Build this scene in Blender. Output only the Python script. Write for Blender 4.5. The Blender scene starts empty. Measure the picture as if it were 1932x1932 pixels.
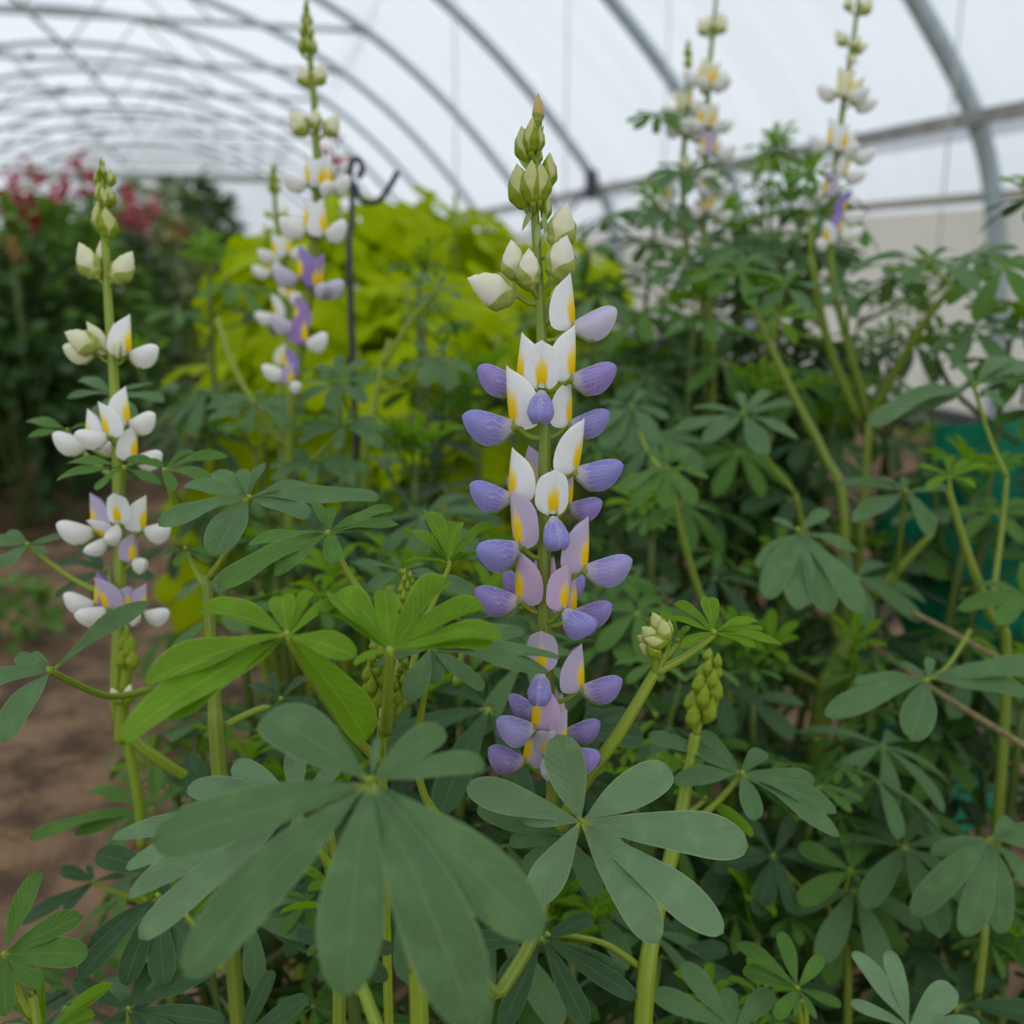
import bpy, math, random
from mathutils import Vector as V, Matrix, noise
rnd = random.Random(7)
SC = bpy.context.scene
COL = SC.collection
sin, cos, pi, rad = math.sin, math.cos, math.pi, math.radians

# ------------------------------------------------------------------ camera, sky, exposure
FPX = 1932.0
CAM = V((0, 0, 0.70))
PSI, TILT = rad(15.0), rad(13.8)
FW = V((sin(PSI) * cos(TILT), cos(PSI) * cos(TILT), -sin(TILT)))
RT = V((cos(PSI), -sin(PSI), 0))
UP = RT.cross(FW)
cd = bpy.data.cameras.new('camera')
cam = bpy.data.objects.new('camera', cd)
COL.objects.link(cam)
cam.matrix_world = Matrix((( RT.x, UP.x, -FW.x, CAM.x), (RT.y, UP.y, -FW.y, CAM.y), (RT.z, UP.z, -FW.z, CAM.z), (0, 0, 0, 1)))
cd.sensor_width = 36
cd.lens = 36
cd.clip_start = 0.02
cd.dof.use_dof = True
cd.dof.focus_distance = 0.375
cd.dof.aperture_fstop = 8.0
SC.camera = cam
w = bpy.data.worlds.new('overcast_sky')
SC.world = w
w.use_nodes = True
w.node_tree.nodes['Background'].inputs[0].default_value = (0.90, 0.95, 1.0, 1)
w.node_tree.nodes['Background'].inputs[1].default_value = 1.55
SC.view_settings.view_transform = 'Standard'
SC.view_settings.look = 'None'
SC.view_settings.exposure = 0.0
SC.view_settings.gamma = 1
SC.view_settings.use_curve_mapping = False
SC.cycles.use_denoising = True
SC.cycles.max_bounces = 7
SC.cycles.diffuse_bounces = 4
SC.cycles.transmission_bounces = 5
SC.cycles.transparent_max_bounces = 8
SC.cycles.sample_clamp_indirect = 6


def ray(px, py):
    return FW + RT * ((px - 966) / FPX) + UP * ((966 - py) / FPX)


def at(px, py, d):                       # the point of the place seen at that pixel, d metres ahead
    return CAM + ray(px, py) * d


# ------------------------------------------------------------------ materials
MATS = {}


def srgb(r, g, b):
    f = lambda c: (c / 255 / 12.92) if c / 255 < 0.04045 else ((c / 255 + 0.055) / 1.055) ** 2.4
    return (f(r), f(g), f(b), 1)


class N:                                 # tiny node helper
    def __init__(s, name):
        s.m = bpy.data.materials.new(name)
        s.m.use_nodes = True
        s.t = s.m.node_tree
        s.t.nodes.clear()
        s.out = s.t.nodes.new('ShaderNodeOutputMaterial')
        MATS[name] = s.m

    def n(s, kind, props=None, **inp):
        x = s.t.nodes.new('ShaderNode' + kind)
        for k, v in (props or {}).items():
            setattr(x, k, v)
        for k, v in inp.items():
            key = int(k[1:]) if k[0] == '_' and k[1:].isdigit() else k.replace('_', ' ')
            if hasattr(v, 'links') and hasattr(v, 'node'):
                s.t.links.new(v, x.inputs[key])
            else:
                x.inputs[key].default_value = v
        return x

    def math(s, op, a, b=0.0, c=0.0):
        return s.n('Math', {'operation': op}, _0=a, _1=b, _2=c).outputs[0]

    def step(s, x, a, b):                # smooth 0..1 between a and b
        return s.n('MapRange', {'interpolation_type': 'SMOOTHSTEP'}, Value=x, From_Min=a, From_Max=b).outputs[0]

    def mix(s, f, a, b):
        x = s.n('Mix', {'data_type': 'RGBA'})
        for i, v in ((0, f), (6, a), (7, b)):
            if hasattr(v, 'links') and hasattr(v, 'node'):
                s.t.links.new(v, x.inputs[i])
            else:
                x.inputs[i].default_value = v
        return x.outputs[2]

    def uv(s):
        x = s.n('SeparateXYZ', None, _0=s.n('TexCoord').outputs['UV'])
        return x.outputs[0], x.outputs[1]

    def done(s, sh):
        s.t.links.new(sh, s.out.inputs[0])
        return s.m

    def leafy(s, col, rough, trans, tcol=None, normal=None, spec=0.35):
        p = s.n('BsdfPrincipled', None, Base_Color=col, Roughness=rough)
        p.inputs['Specular IOR Level'].default_value = spec
        if normal:
            s.t.links.new(normal, p.inputs['Normal'])
        t = s.n('BsdfTranslucent', None, Color=tcol if tcol is not None else col)
        return s.done(s.n('MixShader', None, _0=trans, _1=p.outputs[0], _2=t.outputs[0]).outputs[0])


def plain(name, col, rough=0.6, metal=0.0, nz=0.0, scale=40.0, spec=0.4):
    s = N(name)
    c = col
    if nz:
        t = s.n('TexNoise', None, Vector=s.n('TexCoord').outputs['Object'], Scale=scale, Detail=4.0)
        c = s.mix(s.step(t.outputs[0], 0.3, 0.7), tuple(x * (1 - nz) for x in col[:3]) + (1,), tuple(min(1, x * (1 + nz)) for x in col[:3]) + (1,))
    p = s.n('BsdfPrincipled', None, Base_Color=c, Roughness=rough, Metallic=metal)
    p.inputs['Specular IOR Level'].default_value = spec
    return s.done(p.outputs[0])


def leaf_material(name, col, rib, edge, trans=0.22, tcol=None, rough=0.55, spec=0.22, base=(0.42, 0.5, 0.08, 1), bm=0.05):
    s = N(name)
    u, v = s.uv()
    a = s.math('ABSOLUTE', s.math('SUBTRACT', v, 0.5))         # 0 midrib .. 0.5 edge
    g = s.n('TexCoord').outputs['Object']
    ns = s.n('TexNoise', None, Vector=g, Scale=130.0, Detail=5.0).outputs[0]
    ns2 = s.n('TexNoise', None, Vector=g, Scale=22.0, Detail=2.0).outputs[0]
    orr = s.n('ObjectInfo').outputs['Random']
    hv = s.math('ADD', s.math('MULTIPLY', orr, 0.35), s.math('MULTIPLY', ns2, 0.55))
    c = s.mix(hv, tuple(x * 0.70 for x in col[:3]) + (1,), tuple(x * 1.34 for x in col[:3]) + (1,))
    c = s.mix(s.math('MULTIPLY', s.step(ns, 0.45, 0.75), 0.26), c, tuple(min(1, x * 1.9) for x in col[:3]) + (1,))
    # side veins leaning forward from the midrib
    ph = s.math('MULTIPLY', s.math('SUBTRACT', u, s.math('MULTIPLY', a, 0.55)), 62.0)
    vn = s.math('MULTIPLY', s.step(s.math('SINE', ph), 0.6, 1.0), 0.10)
    c = s.mix(vn, c, rib)
    c = s.mix(s.math('MULTIPLY', s.step(a, 0.028, 0.008), 0.7), c, rib)
    c = s.mix(s.math('MULTIPLY', s.step(a, 0.462, 0.488), 0.75), c, edge)
    c = s.mix(s.step(u, 0.10, 0.0), c, base)
    h = s.math('ADD', s.math('MULTIPLY', s.step(a, 0.05, 0.0), -1.0), s.math('ADD', s.math('MULTIPLY', ns, 0.8), s.math('MULTIPLY', s.math('SINE', ph), -0.2)))
    bp = s.n('Bump', None, Strength=0.32, Distance=bm * 0.02, Height=h)
    return s.leafy(c, rough, trans, tcol or tuple(min(1, x * k) for x, k in zip(col[:3], (1.7, 1.6, 0.7))) + (1,), bp.outputs[0], spec)


leaf_material('leaf_glaucous', srgb(87, 119, 72), srgb(112, 140, 92), srgb(124, 150, 106))
leaf_material('leaf_grey', srgb(109, 139, 99), srgb(126, 150, 108), srgb(150, 170, 130), rough=0.6)
leaf_material('leaf_green', srgb(78, 117, 44), srgb(112, 142, 70), srgb(118, 148, 76))
leaf_material('leaf_young', srgb(106, 146, 26), srgb(165, 195, 75), srgb(150, 190, 70), trans=0.38)
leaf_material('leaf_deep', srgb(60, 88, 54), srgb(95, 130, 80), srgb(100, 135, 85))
leaf_material('leaf_yellow', srgb(160, 180, 0), srgb(172, 184, 20), srgb(156, 172, 20), trans=0.36, spec=0.05, base=srgb(150, 165, 30))
leaf_material('leaf_dark', srgb(68, 98, 54), srgb(75, 105, 60), srgb(70, 100, 60))
leaf_material('leaf_left', srgb(98, 136, 56), srgb(95, 130, 60), srgb(90, 130, 60))
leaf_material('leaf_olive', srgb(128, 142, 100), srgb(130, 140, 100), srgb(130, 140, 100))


def stem_material(name, col, lite):
    s = N(name)
    u, v = s.uv()
    r = s.step(s.math('SINE', s.math('MULTIPLY', v, 2 * pi * 6)), 0.4, 1.0)
    ns = s.n('TexNoise', None, Vector=s.n('TexCoord').outputs['Object'], Scale=300.0, Detail=3.0).outputs[0]
    c = s.mix(s.math('MULTIPLY', r, 0.45), col, lite)
    c = s.mix(s.math('MULTIPLY', s.step(ns, 0.66, 0.74), 0.35), c, lite)
    return s.leafy(c, 0.45, 0.12, lite, None, 0.4)


stem_material('stem', srgb(122, 142, 44), srgb(162, 178, 86))
stem_material('stem_young', srgb(136, 158, 42), srgb(168, 186, 80))
stem_material('stem_pale', srgb(146, 166, 96), srgb(178, 192, 130))
stem_material('stem_dark', srgb(92, 110, 46), srgb(112, 130, 64))

# banner petal: tint from the object's own colour, yellow blotch along the middle
s = N('banner')
u, v = s.uv()
a = s.math('ABSOLUTE', s.math('SUBTRACT', u, 0.5))
oc = s.n('ObjectInfo').outputs['Color']
g = s.n('TexCoord').outputs['Object']
ns = s.n('TexNoise', None, Vector=s.n('Mapping', None, Vector=g, Scale=(40, 40, 7)).outputs[0], Scale=1.0, Detail=4.0).outputs[0]
ed = s.math('ADD', s.math('ADD', v, s.math('MULTIPLY', a, 0.8)), s.math('MULTIPLY', s.math('SUBTRACT', ns, 0.5), 0.30))
base = s.mix(s.math('MULTIPLY', s.step(s.math('ADD', a, s.math('MULTIPLY', ns, 0.12)), 0.18, 0.02), 0.35), oc, (0.86, 0.83, 0.62, 1))
base = s.mix(s.math('MULTIPLY', s.step(ns, 0.48, 0.7), 0.15), base, srgb(200, 190, 225))
m = s.math('MULTIPLY', s.step(a, 0.22, 0.11), s.math('MULTIPLY', s.step(ed, 0.80, 0.46), s.step(v, 0.03, 0.14)))
yel = s.mix(s.step(v, 0.55, 0.25), srgb(254, 226, 80), srgb(255, 212, 6))
c = s.mix(m, base, yel)
s.leafy(c, 0.55, 0.25, None, None, 0.25)

s = N('wing')
u, v = s.uv()                          # u along, v down the side
oc = s.n('ObjectInfo').outputs['Color']
g = s.n('TexCoord').outputs['Object']
ns = s.n('TexNoise', None, Vector=g, Scale=5.0, Detail=3.0).outputs[0]
fine = s.n('TexNoise', None, Vector=g, Scale=70.0, Detail=2.0).outputs[0]
fan = s.math('ADD', s.math('MULTIPLY', v, 30.0), s.math('MULTIPLY', ns, 16.0))
fan = s.math('ADD', fan, s.math('MULTIPLY', s.math('MULTIPLY', u, s.math('SUBTRACT', v, 0.4)), 30.0))
vn = s.math('MULTIPLY', s.step(s.math('SINE', fan), 0.72, 1.0), s.step(u, 1.0, 0.35))
c = s.mix(s.math('MULTIPLY', s.step(fine, 0.5, 0.66), 0.3), oc, srgb(214, 205, 232))
c = s.mix(s.math('MULTIPLY', s.step(v, 0.3, 0.0), 0.35), c, srgb(128, 128, 205))
c = s.mix(s.math('MULTIPLY', vn, 0.6), c, srgb(216, 208, 236))
c = s.mix(s.math('MULTIPLY', s.step(s.math('ABSOLUTE', s.math('SUBTRACT', v, 0.5)), 0.46, 0.5), 0.4), c, srgb(225, 220, 240))
c = s.mix(s.step(s.math('ADD', u, s.math('MULTIPLY', ns, 0.2)), 0.46, 0.16), c, srgb(228, 220, 226))
s.leafy(c, 0.5, 0.22, None, None, 0.3)

s = N('wing_white')
oc = s.n('ObjectInfo').outputs['Color']
s.leafy(oc, 0.5, 0.25, None, None, 0.3)

s = N('bud')
u, v = s.uv()
oc = s.n('ObjectInfo').outputs['Color']
ns = s.n('TexNoise', None, Vector=s.n('TexCoord').outputs['Object'], Scale=2.5, Detail=1.0).outputs[0]
c = s.mix(s.math('MULTIPLY', s.step(ns, 0.4, 0.75), 0.3), oc, srgb(240, 230, 160))
c = s.mix(s.step(u, 0.45, 0.05), c, srgb(196, 202, 110))
s.leafy(c, 0.5, 0.25, None, None, 0.3)

s = N('calyx')
u, v = s.uv()
ns = s.n('TexNoise', None, Vector=s.n('TexCoord').outputs['Object'], Scale=14.0, Detail=3.0).outputs[0]
c = s.mix(ns, srgb(150, 168, 60), srgb(186, 200, 110))
s.leafy(c, 0.5, 0.2, None, None, 0.3)
s = N('calyx_deep')
ns = s.n('TexNoise', None, Vector=s.n('TexCoord').outputs['Object'], Scale=9.0, Detail=3.0).outputs[0]
s.leafy(s.mix(ns, srgb(122, 146, 14), srgb(158, 178, 44)), 0.5, 0.2, None, None, 0.3)

plain('hoop_steel', srgb(176, 190, 194), 0.5, 0.1, 0.12, 30)
plain('bar_steel', srgb(182, 196, 186), 0.5, 0.1, 0.12, 30)
plain('rail_steel', srgb(150, 150, 144), 0.5, 0.2, 0.2, 12)
plain('wire', srgb(120, 125, 112), 0.6)
plain('black_iron', srgb(60, 66, 66), 0.5, 0.3)
plain('clamp', srgb(70, 72, 76), 0.6)
plain('twine', srgb(152, 134, 96), 0.9, 0, 0.25, 200)
plain('string', srgb(205, 205, 195), 0.9)
plain('black_plastic', srgb(38, 40, 42), 0.5)
plain('petal_red', srgb(205, 52, 82), 0.6)
plain('petal_pink', srgb(224, 96, 140), 0.6)
plain('petal_white', srgb(232, 232, 226), 0.6)
plain('petal_tan', srgb(205, 150, 95), 0.7)
plain('bud_dry', srgb(196, 168, 104), 0.7, 0, 0.3, 300)
plain('straw', srgb(176, 140, 92), 0.8, 0, 0.3, 60)
plain('beam', srgb(150, 148, 138), 0.7)
plain('batten', srgb(186, 180, 168), 0.7)
plain('outdoor', srgb(92, 100, 76), 0.9, 0, 0.2, 0.6)

s = N('soil')
g = s.n('TexCoord').outputs['Object']
n1 = s.n('TexNoise', None, Vector=g, Scale=7.0, Detail=8.0, Roughness=0.7).outputs[0]
n2 = s.n('TexNoise', None, Vector=g, Scale=60.0, Detail=6.0, Roughness=0.7).outputs[0]
c = s.mix(s.step(n1, 0.40, 0.62), srgb(98, 74, 52), srgb(170, 134, 100))
c = s.mix(s.math('MULTIPLY', s.step(n2, 0.55, 0.75), 0.6), c, srgb(206, 166, 124))
bp = s.n('Bump', None, Strength=0.9, Distance=0.02, Height=s.math('ADD', n2, n1))
p = s.n('BsdfPrincipled', None, Base_Color=c, Roughness=0.95, Normal=bp.outputs[0])
s.done(p.outputs[0])

s = N('film')                          # milky greenhouse film: passes and scatters daylight
g = s.n('TexCoord').outputs['Object']
st = s.n('TexNoise', None, Vector=s.n('Mapping', None, Vector=g, Scale=(0.6, 5.0, 0.6)).outputs[0], Scale=1.0, Detail=3.0).outputs[0]
c = s.mix(s.step(st, 0.3, 0.7), (0.66, 0.67, 0.69, 1), (0.72, 0.73, 0.75, 1))
tl = s.n('BsdfTranslucent', None, Color=c)
tp = s.n('BsdfTransparent', None, Color=(0.62, 0.64, 0.67, 1))
df = s.n('BsdfDiffuse', None, Color=(0.7, 0.73, 0.76, 1))
m1 = s.n('MixShader', None, _0=0.30, _1=tl.outputs[0], _2=tp.outputs[0])
m2 = s.n('MixShader', None, _0=0.12, _1=m1.outputs[0], _2=df.outputs[0])
s.done(m2.outputs[0])

s = N('skirt')                         # beige woven side sheet below the vent
g = s.n('TexCoord').outputs['Object']
st = s.n('TexNoise', None, Vector=s.n('Mapping', None, Vector=g, Scale=(1, 3.0, 0.7)).outputs[0], Scale=1.0, Detail=4.0).outputs[0]
c = s.mix(st, srgb(205, 200, 190), srgb(226, 222, 212))
tl = s.n('BsdfTranslucent', None, Color=c)
df = s.n('BsdfDiffuse', None, Color=c)
s.done(s.n('MixShader', None, _0=0.55, _1=tl.outputs[0], _2=df.outputs[0]).outputs[0])

s = N('netting')                       # green shade netting, an open weave
g = s.n('TexCoord').outputs['Object']
wv = s.n('TexVoronoi', {'feature': 'DISTANCE_TO_EDGE'}, Vector=g, Scale=160.0).outputs[0]
c = s.mix(s.n('TexNoise', None, Vector=g, Scale=14.0, Detail=4.0).outputs[0], srgb(0, 104, 76), srgb(10, 182, 134))
p = s.n('BsdfPrincipled', None, Base_Color=c, Roughness=0.5)
t = s.n('BsdfTranslucent', None, Color=c)
ms = s.n('MixShader', None, _0=0.35, _1=p.outputs[0], _2=t.outputs[0])
tp = s.n('BsdfTransparent')
s.done(s.n('MixShader', None, _0=s.math('MULTIPLY', s.step(wv, 0.1, 0.25), 0.22), _1=ms.outputs[0], _2=tp.outputs[0]).outputs[0])


# ------------------------------------------------------------------ mesh helpers
class MB:
    def __init__(s):
        s.v, s.f, s.uv = [], [], []

    def grid(s, P, U, closed=False):     # P[i][j] points, U[i][j] uv
        o = len(s.v)
        nu, nv = len(P), len(P[0])
        for i in range(nu):
            for j in range(nv):
                s.v.append(P[i][j])
                s.uv.append(U[i][j])
        for i in range(nu - 1):
            for j in range(nv - 1 if not closed else nv):
                k = (j + 1) % nv
                s.f.append((o + i * nv + j, o + i * nv + k, o + (i + 1) * nv + k, o + (i + 1) * nv + j))

    def tube(s, pts, radii, n=8, cap=True):
        pts = [V(p) for p in pts]
        if len(pts) > 2:                 # smooth
            q, r2 = [], []
            for i in range(len(pts) - 1):
                p0, p1, p2, p3 = pts[max(0, i - 1)], pts[i], pts[i + 1], pts[min(len(pts) - 1, i + 2)]
                for k in range(4):
                    t = k / 4
                    q.append(0.5 * ((2 * p1) + (p2 - p0) * t + (2 * p0 - 5 * p1 + 4 * p2 - p3) * t * t + (3 * p1 - p0 - 3 * p2 + p3) * t ** 3))
                    r2.append(radii[i] * (1 - t) + radii[i + 1] * t)
            pts, radii = q + [pts[-1]], r2 + [radii[-1]]
        x = None
        P, U = [], []
        ln = 0
        for i, p in enumerate(pts):
            d = (pts[min(i + 1, len(pts) - 1)] - pts[max(i - 1, 0)]).normalized()
            if x is None:
                x = d.orthogonal().normalized()
            x = (x - d * x.dot(d)).normalized()
            y = d.cross(x)
            if i:
                ln += (p - pts[i - 1]).length
            P.append([p + (x * cos(2 * pi * k / n) + y * sin(2 * pi * k / n)) * radii[i] for k in range(n)])
            U.append([(ln, k / n) for k in range(n)])
        o = len(s.v)
        s.grid(P, U, True)
        if cap:
            s.f.append(tuple(o + k for k in range(n))[::-1])
            s.f.append(tuple(o + (len(pts) - 1) * n + k for k in range(n)))

    def leaflet(s, B, T, Nn, wr=0.32, fold=0.12, arch=0.08, ns=15, nv=6, a=1.15, b=0.5, tw=0.0, wob=0.0, curl=0.0):
        B, T = V(B), V(T)
        D = T - B
        L = D.length
        D.normalize()
        Nn = V(Nn)
        Nn = (Nn - D * Nn.dot(D)).normalized()
        S = D.cross(Nn)
        if tw:
            q = Matrix.Rotation(tw, 3, D)
            Nn, S = q @ Nn, q @ S
        wm = (a / (a + b)) ** a * (b / (a + b)) ** b
        P, U = [], []
        ph = rnd.random() * 6
        for i in range(ns + 1):
            t = i / ns
            t = t * 0.35 + 0.65 * (1 - (1 - t) ** 2) if i else 0
            ww = L * wr * 0.5 * max(0.03 if i < ns else 0.0, (max(t, 1e-6) ** a) * (max(1 - t, 0) ** b) / wm)
            c = B + D * (L * t) + Nn * (L * arch * 4 * t * (1 - t)) - Nn * (L * curl * max(0, t - 0.6) ** 2)
            row, ur = [], []
            for j in range(nv + 1):
                q = j / nv * 2 - 1
                z = fold * abs(q) ** 1.3 * ww * 2 + wob * L * sin(ph + t * 9 + q) * abs(q) * 0.06
                row.append(c + S * (q * ww) + Nn * z)
                ur.append((t, j / nv))
            P.append(row)
            U.append(ur)
        s.grid(P, U)

    def mesh(s, name, mat, smooth=True, origin=V((0, 0, 0))):
        me = bpy.data.meshes.new(name)
        me.from_pydata([tuple(V(p) - origin) for p in s.v], [], s.f)
        uvl = me.uv_layers.new(name='UVMap')
        for l in me.loops:
            uvl.data[l.index].uv = s.uv[l.vertex_index]
        if smooth:
            me.polygons.foreach_set('use_smooth', [True] * len(me.polygons))
        me.materials.append(MATS[mat])
        me.update()
        return me

    def box(s, c, sx, sy, sz):
        o = len(s.v)
        for i in (-1, 1):
            for j in (-1, 1):
                for k in (-1, 1):
                    s.v.append(V(c) + V((i * sx / 2, j * sy / 2, k * sz / 2)))
                    s.uv.append((0, 0))
        s.f += [tuple(o + q for q in f) for f in ((0, 1, 3, 2), (4, 6, 7, 5), (0, 4, 5, 1), (2, 3, 7, 6), (0, 2, 6, 4), (1, 5, 7, 3))]


def link(name, me, parent=None, mat=None):
    o = bpy.data.objects.new(name, me)
    COL.objects.link(o)
    if parent:
        o.parent = parent
    if mat is not None:
        o.matrix_local = mat
    return o


def thing(name, label, cat, loc, group=None):
    o = link(name, None)
    o.location = loc
    o.empty_display_size = 0.05
    o['label'], o['category'] = label, cat
    if group:
        o['group'] = group
    return o


def tag(o, label, cat, group=None):
    o['label'], o['category'] = label, cat
    if group:
        o['group'] = group
    return o


def structure(name, mb, mat, smooth=False):
    o = link(name, mb.mesh(name, mat, smooth))
    o['kind'] = 'structure'
    return o


def part(name, mb, mat, root, smooth=True, parent=None):
    """mesh given in world coordinates, as a part of root (root and parent are only translated)"""
    org = V(root.location)
    return link(name, mb.mesh(name, mat, smooth, org), parent or root)


# ------------------------------------------------------------------ the polytunnel
XC = -1.75
HALF = [(2.92, 0.0), (2.89, 0.36), (2.80, 0.90), (2.67, 1.22), (2.40, 1.57), (2.02, 1.98), (1.52, 2.42), (0.90, 2.82), (0.0, 3.20), (-0.9, 3.42), (-1.75, 3.49)]


def smooth_line(P, n=4):
    q = []
    for i in range(len(P) - 1):
        p0, p1, p2, p3 = (V(P[k]) for k in (max(0, i - 1), i, i + 1, min(len(P) - 1, i + 2)))
        for k in range(n):
            t = k / n
            q.append(0.5 * ((2 * p1) + (p2 - p0) * t + (2 * p0 - 5 * p1 + 4 * p2 - p3) * t * t + (3 * p1 - p0 - 3 * p2 + p3) * t ** 3))
    return q + [V(P[-1])]


PROF = smooth_line(HALF + [(2 * XC - x, z) for x, z in HALF[-2::-1]])
Y0, Y1, HSTEP, HFIRST, NH = -4.5, 28.2, 2.03, 3.42, 13


def off(p, d):                           # push a profile point outward
    c = V((XC, 1.0))
    return p + (p - c).normalized() * d


mb = MB()
nx, ny = 90, 140
P, U = [], []
for i in range(ny + 1):
    y = Y0 + (Y1 - Y0) * i / ny
    row = []
    for j in range(nx + 1):
        x = -6.7 + 9.9 * j / nx
        z = 0.035 * noise.noise((x * 2.5, y * 2.5, 0)) + 0.02 * noise.noise((x * 9, y * 9, 3)) - 0.012
        row.append(V((x, y, z)))
    P.append(row)
    U.append([(0, 0)] * (nx + 1))
mb.grid(P, U)
structure('floor', mb, 'soil', True)
mb = MB()
mb.box((0, 10, -0.12), 160, 160, 0.1)
structure('ground', mb, 'outdoor')


def sheet(name, pts, mat):
    mb = MB()
    P = [[V((p.x, y, p.y)) for p in pts] for y in [Y0 + (Y1 - Y0) * i / 8 for i in range(9)]]
    mb.grid(P, [[(0, 0)] * len(pts)] * 9)
    return structure(name, mb, mat, True)


RAILZ = 1.20
arch = [off(p, 0.04) for p in PROF if p.y > RAILZ - 0.06]
sheet('ceiling', arch, 'film')
sr = [off(p, 0.045) for p in PROF[:30] if 0.86 < p.y < RAILZ + 0.03 and p.x > 0]
sheet('wall_right', sr, 'film')
sheet('wall_left', [V((2 * XC - p.x, p.y)) for p in sr], 'film')
lo = [off(p, 0.05) for p in PROF[:30] if p.y < 0.95 and p.x > 0]
lo[0] = V((lo[0].x, -0.05))
sheet('trim_1', lo, 'skirt')
sheet('trim_2', [V((2 * XC - p.x, p.y)) for p in lo], 'skirt')
for nm, y in (('wall_back', Y1),):
    mb = MB()
    pl = [V((p.x, y, p.y)) for p in (off(q, 0.04) for q in PROF)]
    mb.v = pl
    mb.uv = [(0, 0)] * len(pl)
    mb.f = [tuple(range(len(pl)))]
    structure(nm, mb, 'film')

ORD = ['nearest', 'second', 'third', 'fourth', 'fifth', 'sixth', 'seventh', 'eighth', 'ninth', 'tenth', 'eleventh', 'twelfth', 'farthest']
for k in range(NH):
    y = HFIRST + k * HSTEP
    lab = {0: 'thick grey steel tunnel hoop crossing the rail, the nearest one', 12: 'grey steel tunnel hoop farthest off, by the end wall'}.get(k, 'grey steel tunnel hoop, %s one counting from the nearest' % ORD[k])
    t = thing('tunnel_hoop', lab, 'greenhouse frame', (XC, y, 0), 'steel hoops of the tunnel')
    mb = MB()
    pp = [PROF[0] - V((0, 0.1))] + PROF[1::3]
    mb.tube([(p.x, y, p.y) for p in pp], [0.036] * len(pp), 10)
    part('arch_pipe', mb, 'hoop_steel', t)
    if k >= 2:
        zb = 2.62
        xs = [p.x for p in PROF if p.y > zb]
        x1, x0 = max(xs), min(xs)
        mb = MB()
        mb.tube([(x0, y + 0.05, zb), (x1, y + 0.05, zb)], [0.022] * 2, 8)
        part('tie_bar', mb, 'bar_steel', t)
        for sg in (-1, 1):
            for a0, a1 in ((0.25, 0.9), (1.75, 0.9)):
                mb = MB()
                xa, xb = XC + sg * a0, XC + sg * a1
                zt = min((abs(p.x - xb), p.y) for p in PROF if p.y > 2)[1]
                mb.tube([(xa, y + 0.05, zb), (xb, y + 0.01, zt)], [0.009] * 2, 6)
                part('strut', mb, 'wire', t)
        mb = MB()
        for xx in (x0, x1, XC):
            mb.box((xx, y + 0.025, zb), 0.06, 0.09, 0.06)
        part('bracket', mb, 'clamp', t, False)
for sg, lab in ((1, 'long grey steel side rail running along the right film wall'), (-1, 'long grey steel side rail low on the far left wall')):
    mb = MB()
    xr = min((abs(p.y - RAILZ - .03), p.x) for p in PROF if p.x > 0)[1] - 0.035
    xr = xr if sg > 0 else 2 * XC - xr
    t = thing('side_rail', lab, 'rail', (xr, 0, RAILZ))
    mb.box((xr, 13, RAILZ), 0.035, 29.4, 0.05)
    part('channel', mb, 'rail_steel', t, False)
mb = MB()
mb.box((XC, Y1 - 0.1, 2.72), 8.2, 0.12, 0.16)
tag(link('end_beam', mb.mesh('end_beam', 'beam', False)), 'brown-grey beam across the far end wall of the tunnel', 'beam')
xs = 2.80
mb = MB()
mb.tube([(xs + 0.03, Y0 + .2, 0.94), (xs + 0.03, Y1 - .2, 0.94)], [0.02, 0.02], 8)
tag(link('skirt_batten', mb.mesh('skirt_batten', 'batten')), 'thin beige batten along the top of the beige side sheet', 'batten')
mb = MB()
mb.tube([(2.86, 1.0, 0.05), (2.84, 6, 0.05), (2.85, 14, 0.05)], [0.05] * 3, 8)
tag(link('irrigation_pipe', mb.mesh('irrigation_pipe', 'black_plastic')), 'black plastic pipe lying along the foot of the right wall', 'pipe')
# clamp with a hanging cable loop where the third hoop meets the rail
c0 = at(1128, 330, 7.2)
xh = 2.66
yh = HFIRST + 2 * HSTEP
t = thing('cable_loop', 'dark clamp with a drooping wire loop on the rail at the third hoop', 'cable', (xh, yh, 1.3))
mb = MB()
mb.box((xh - 0.07, yh - 0.05, 1.24), 0.07, 0.08, 0.20)
part('clamp', mb, 'clamp', t, False)
mb = MB()
mb.tube([(xh - .05, yh - .06, 1.30), (xh - 0.1, yh + .35, 1.08), (xh - 0.06, yh + .9, 1.12), (xh - .04, yh + 1.1, 1.3)], [0.014] * 4, 6)
part('wire', mb, 'clamp', t)
mb = MB()
mb.tube([(xh + 0.16, yh + .1, 1.3), (xh + 0.22, yh + .25, 0.6), (xh + 0.24, yh + .3, -0.02)], [0.03] * 3, 8)
tag(link('steel_prop', mb.mesh('steel_prop', 'hoop_steel')), 'thin leaning steel prop beside the third hoop leg', 'post')


def cord(name, pts, r, mat, label, cat):
    mb = MB()
    mb.tube(pts, [r] * len(pts), 6)
    tag(link(name, mb.mesh(name, mat)), label, cat)


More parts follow.
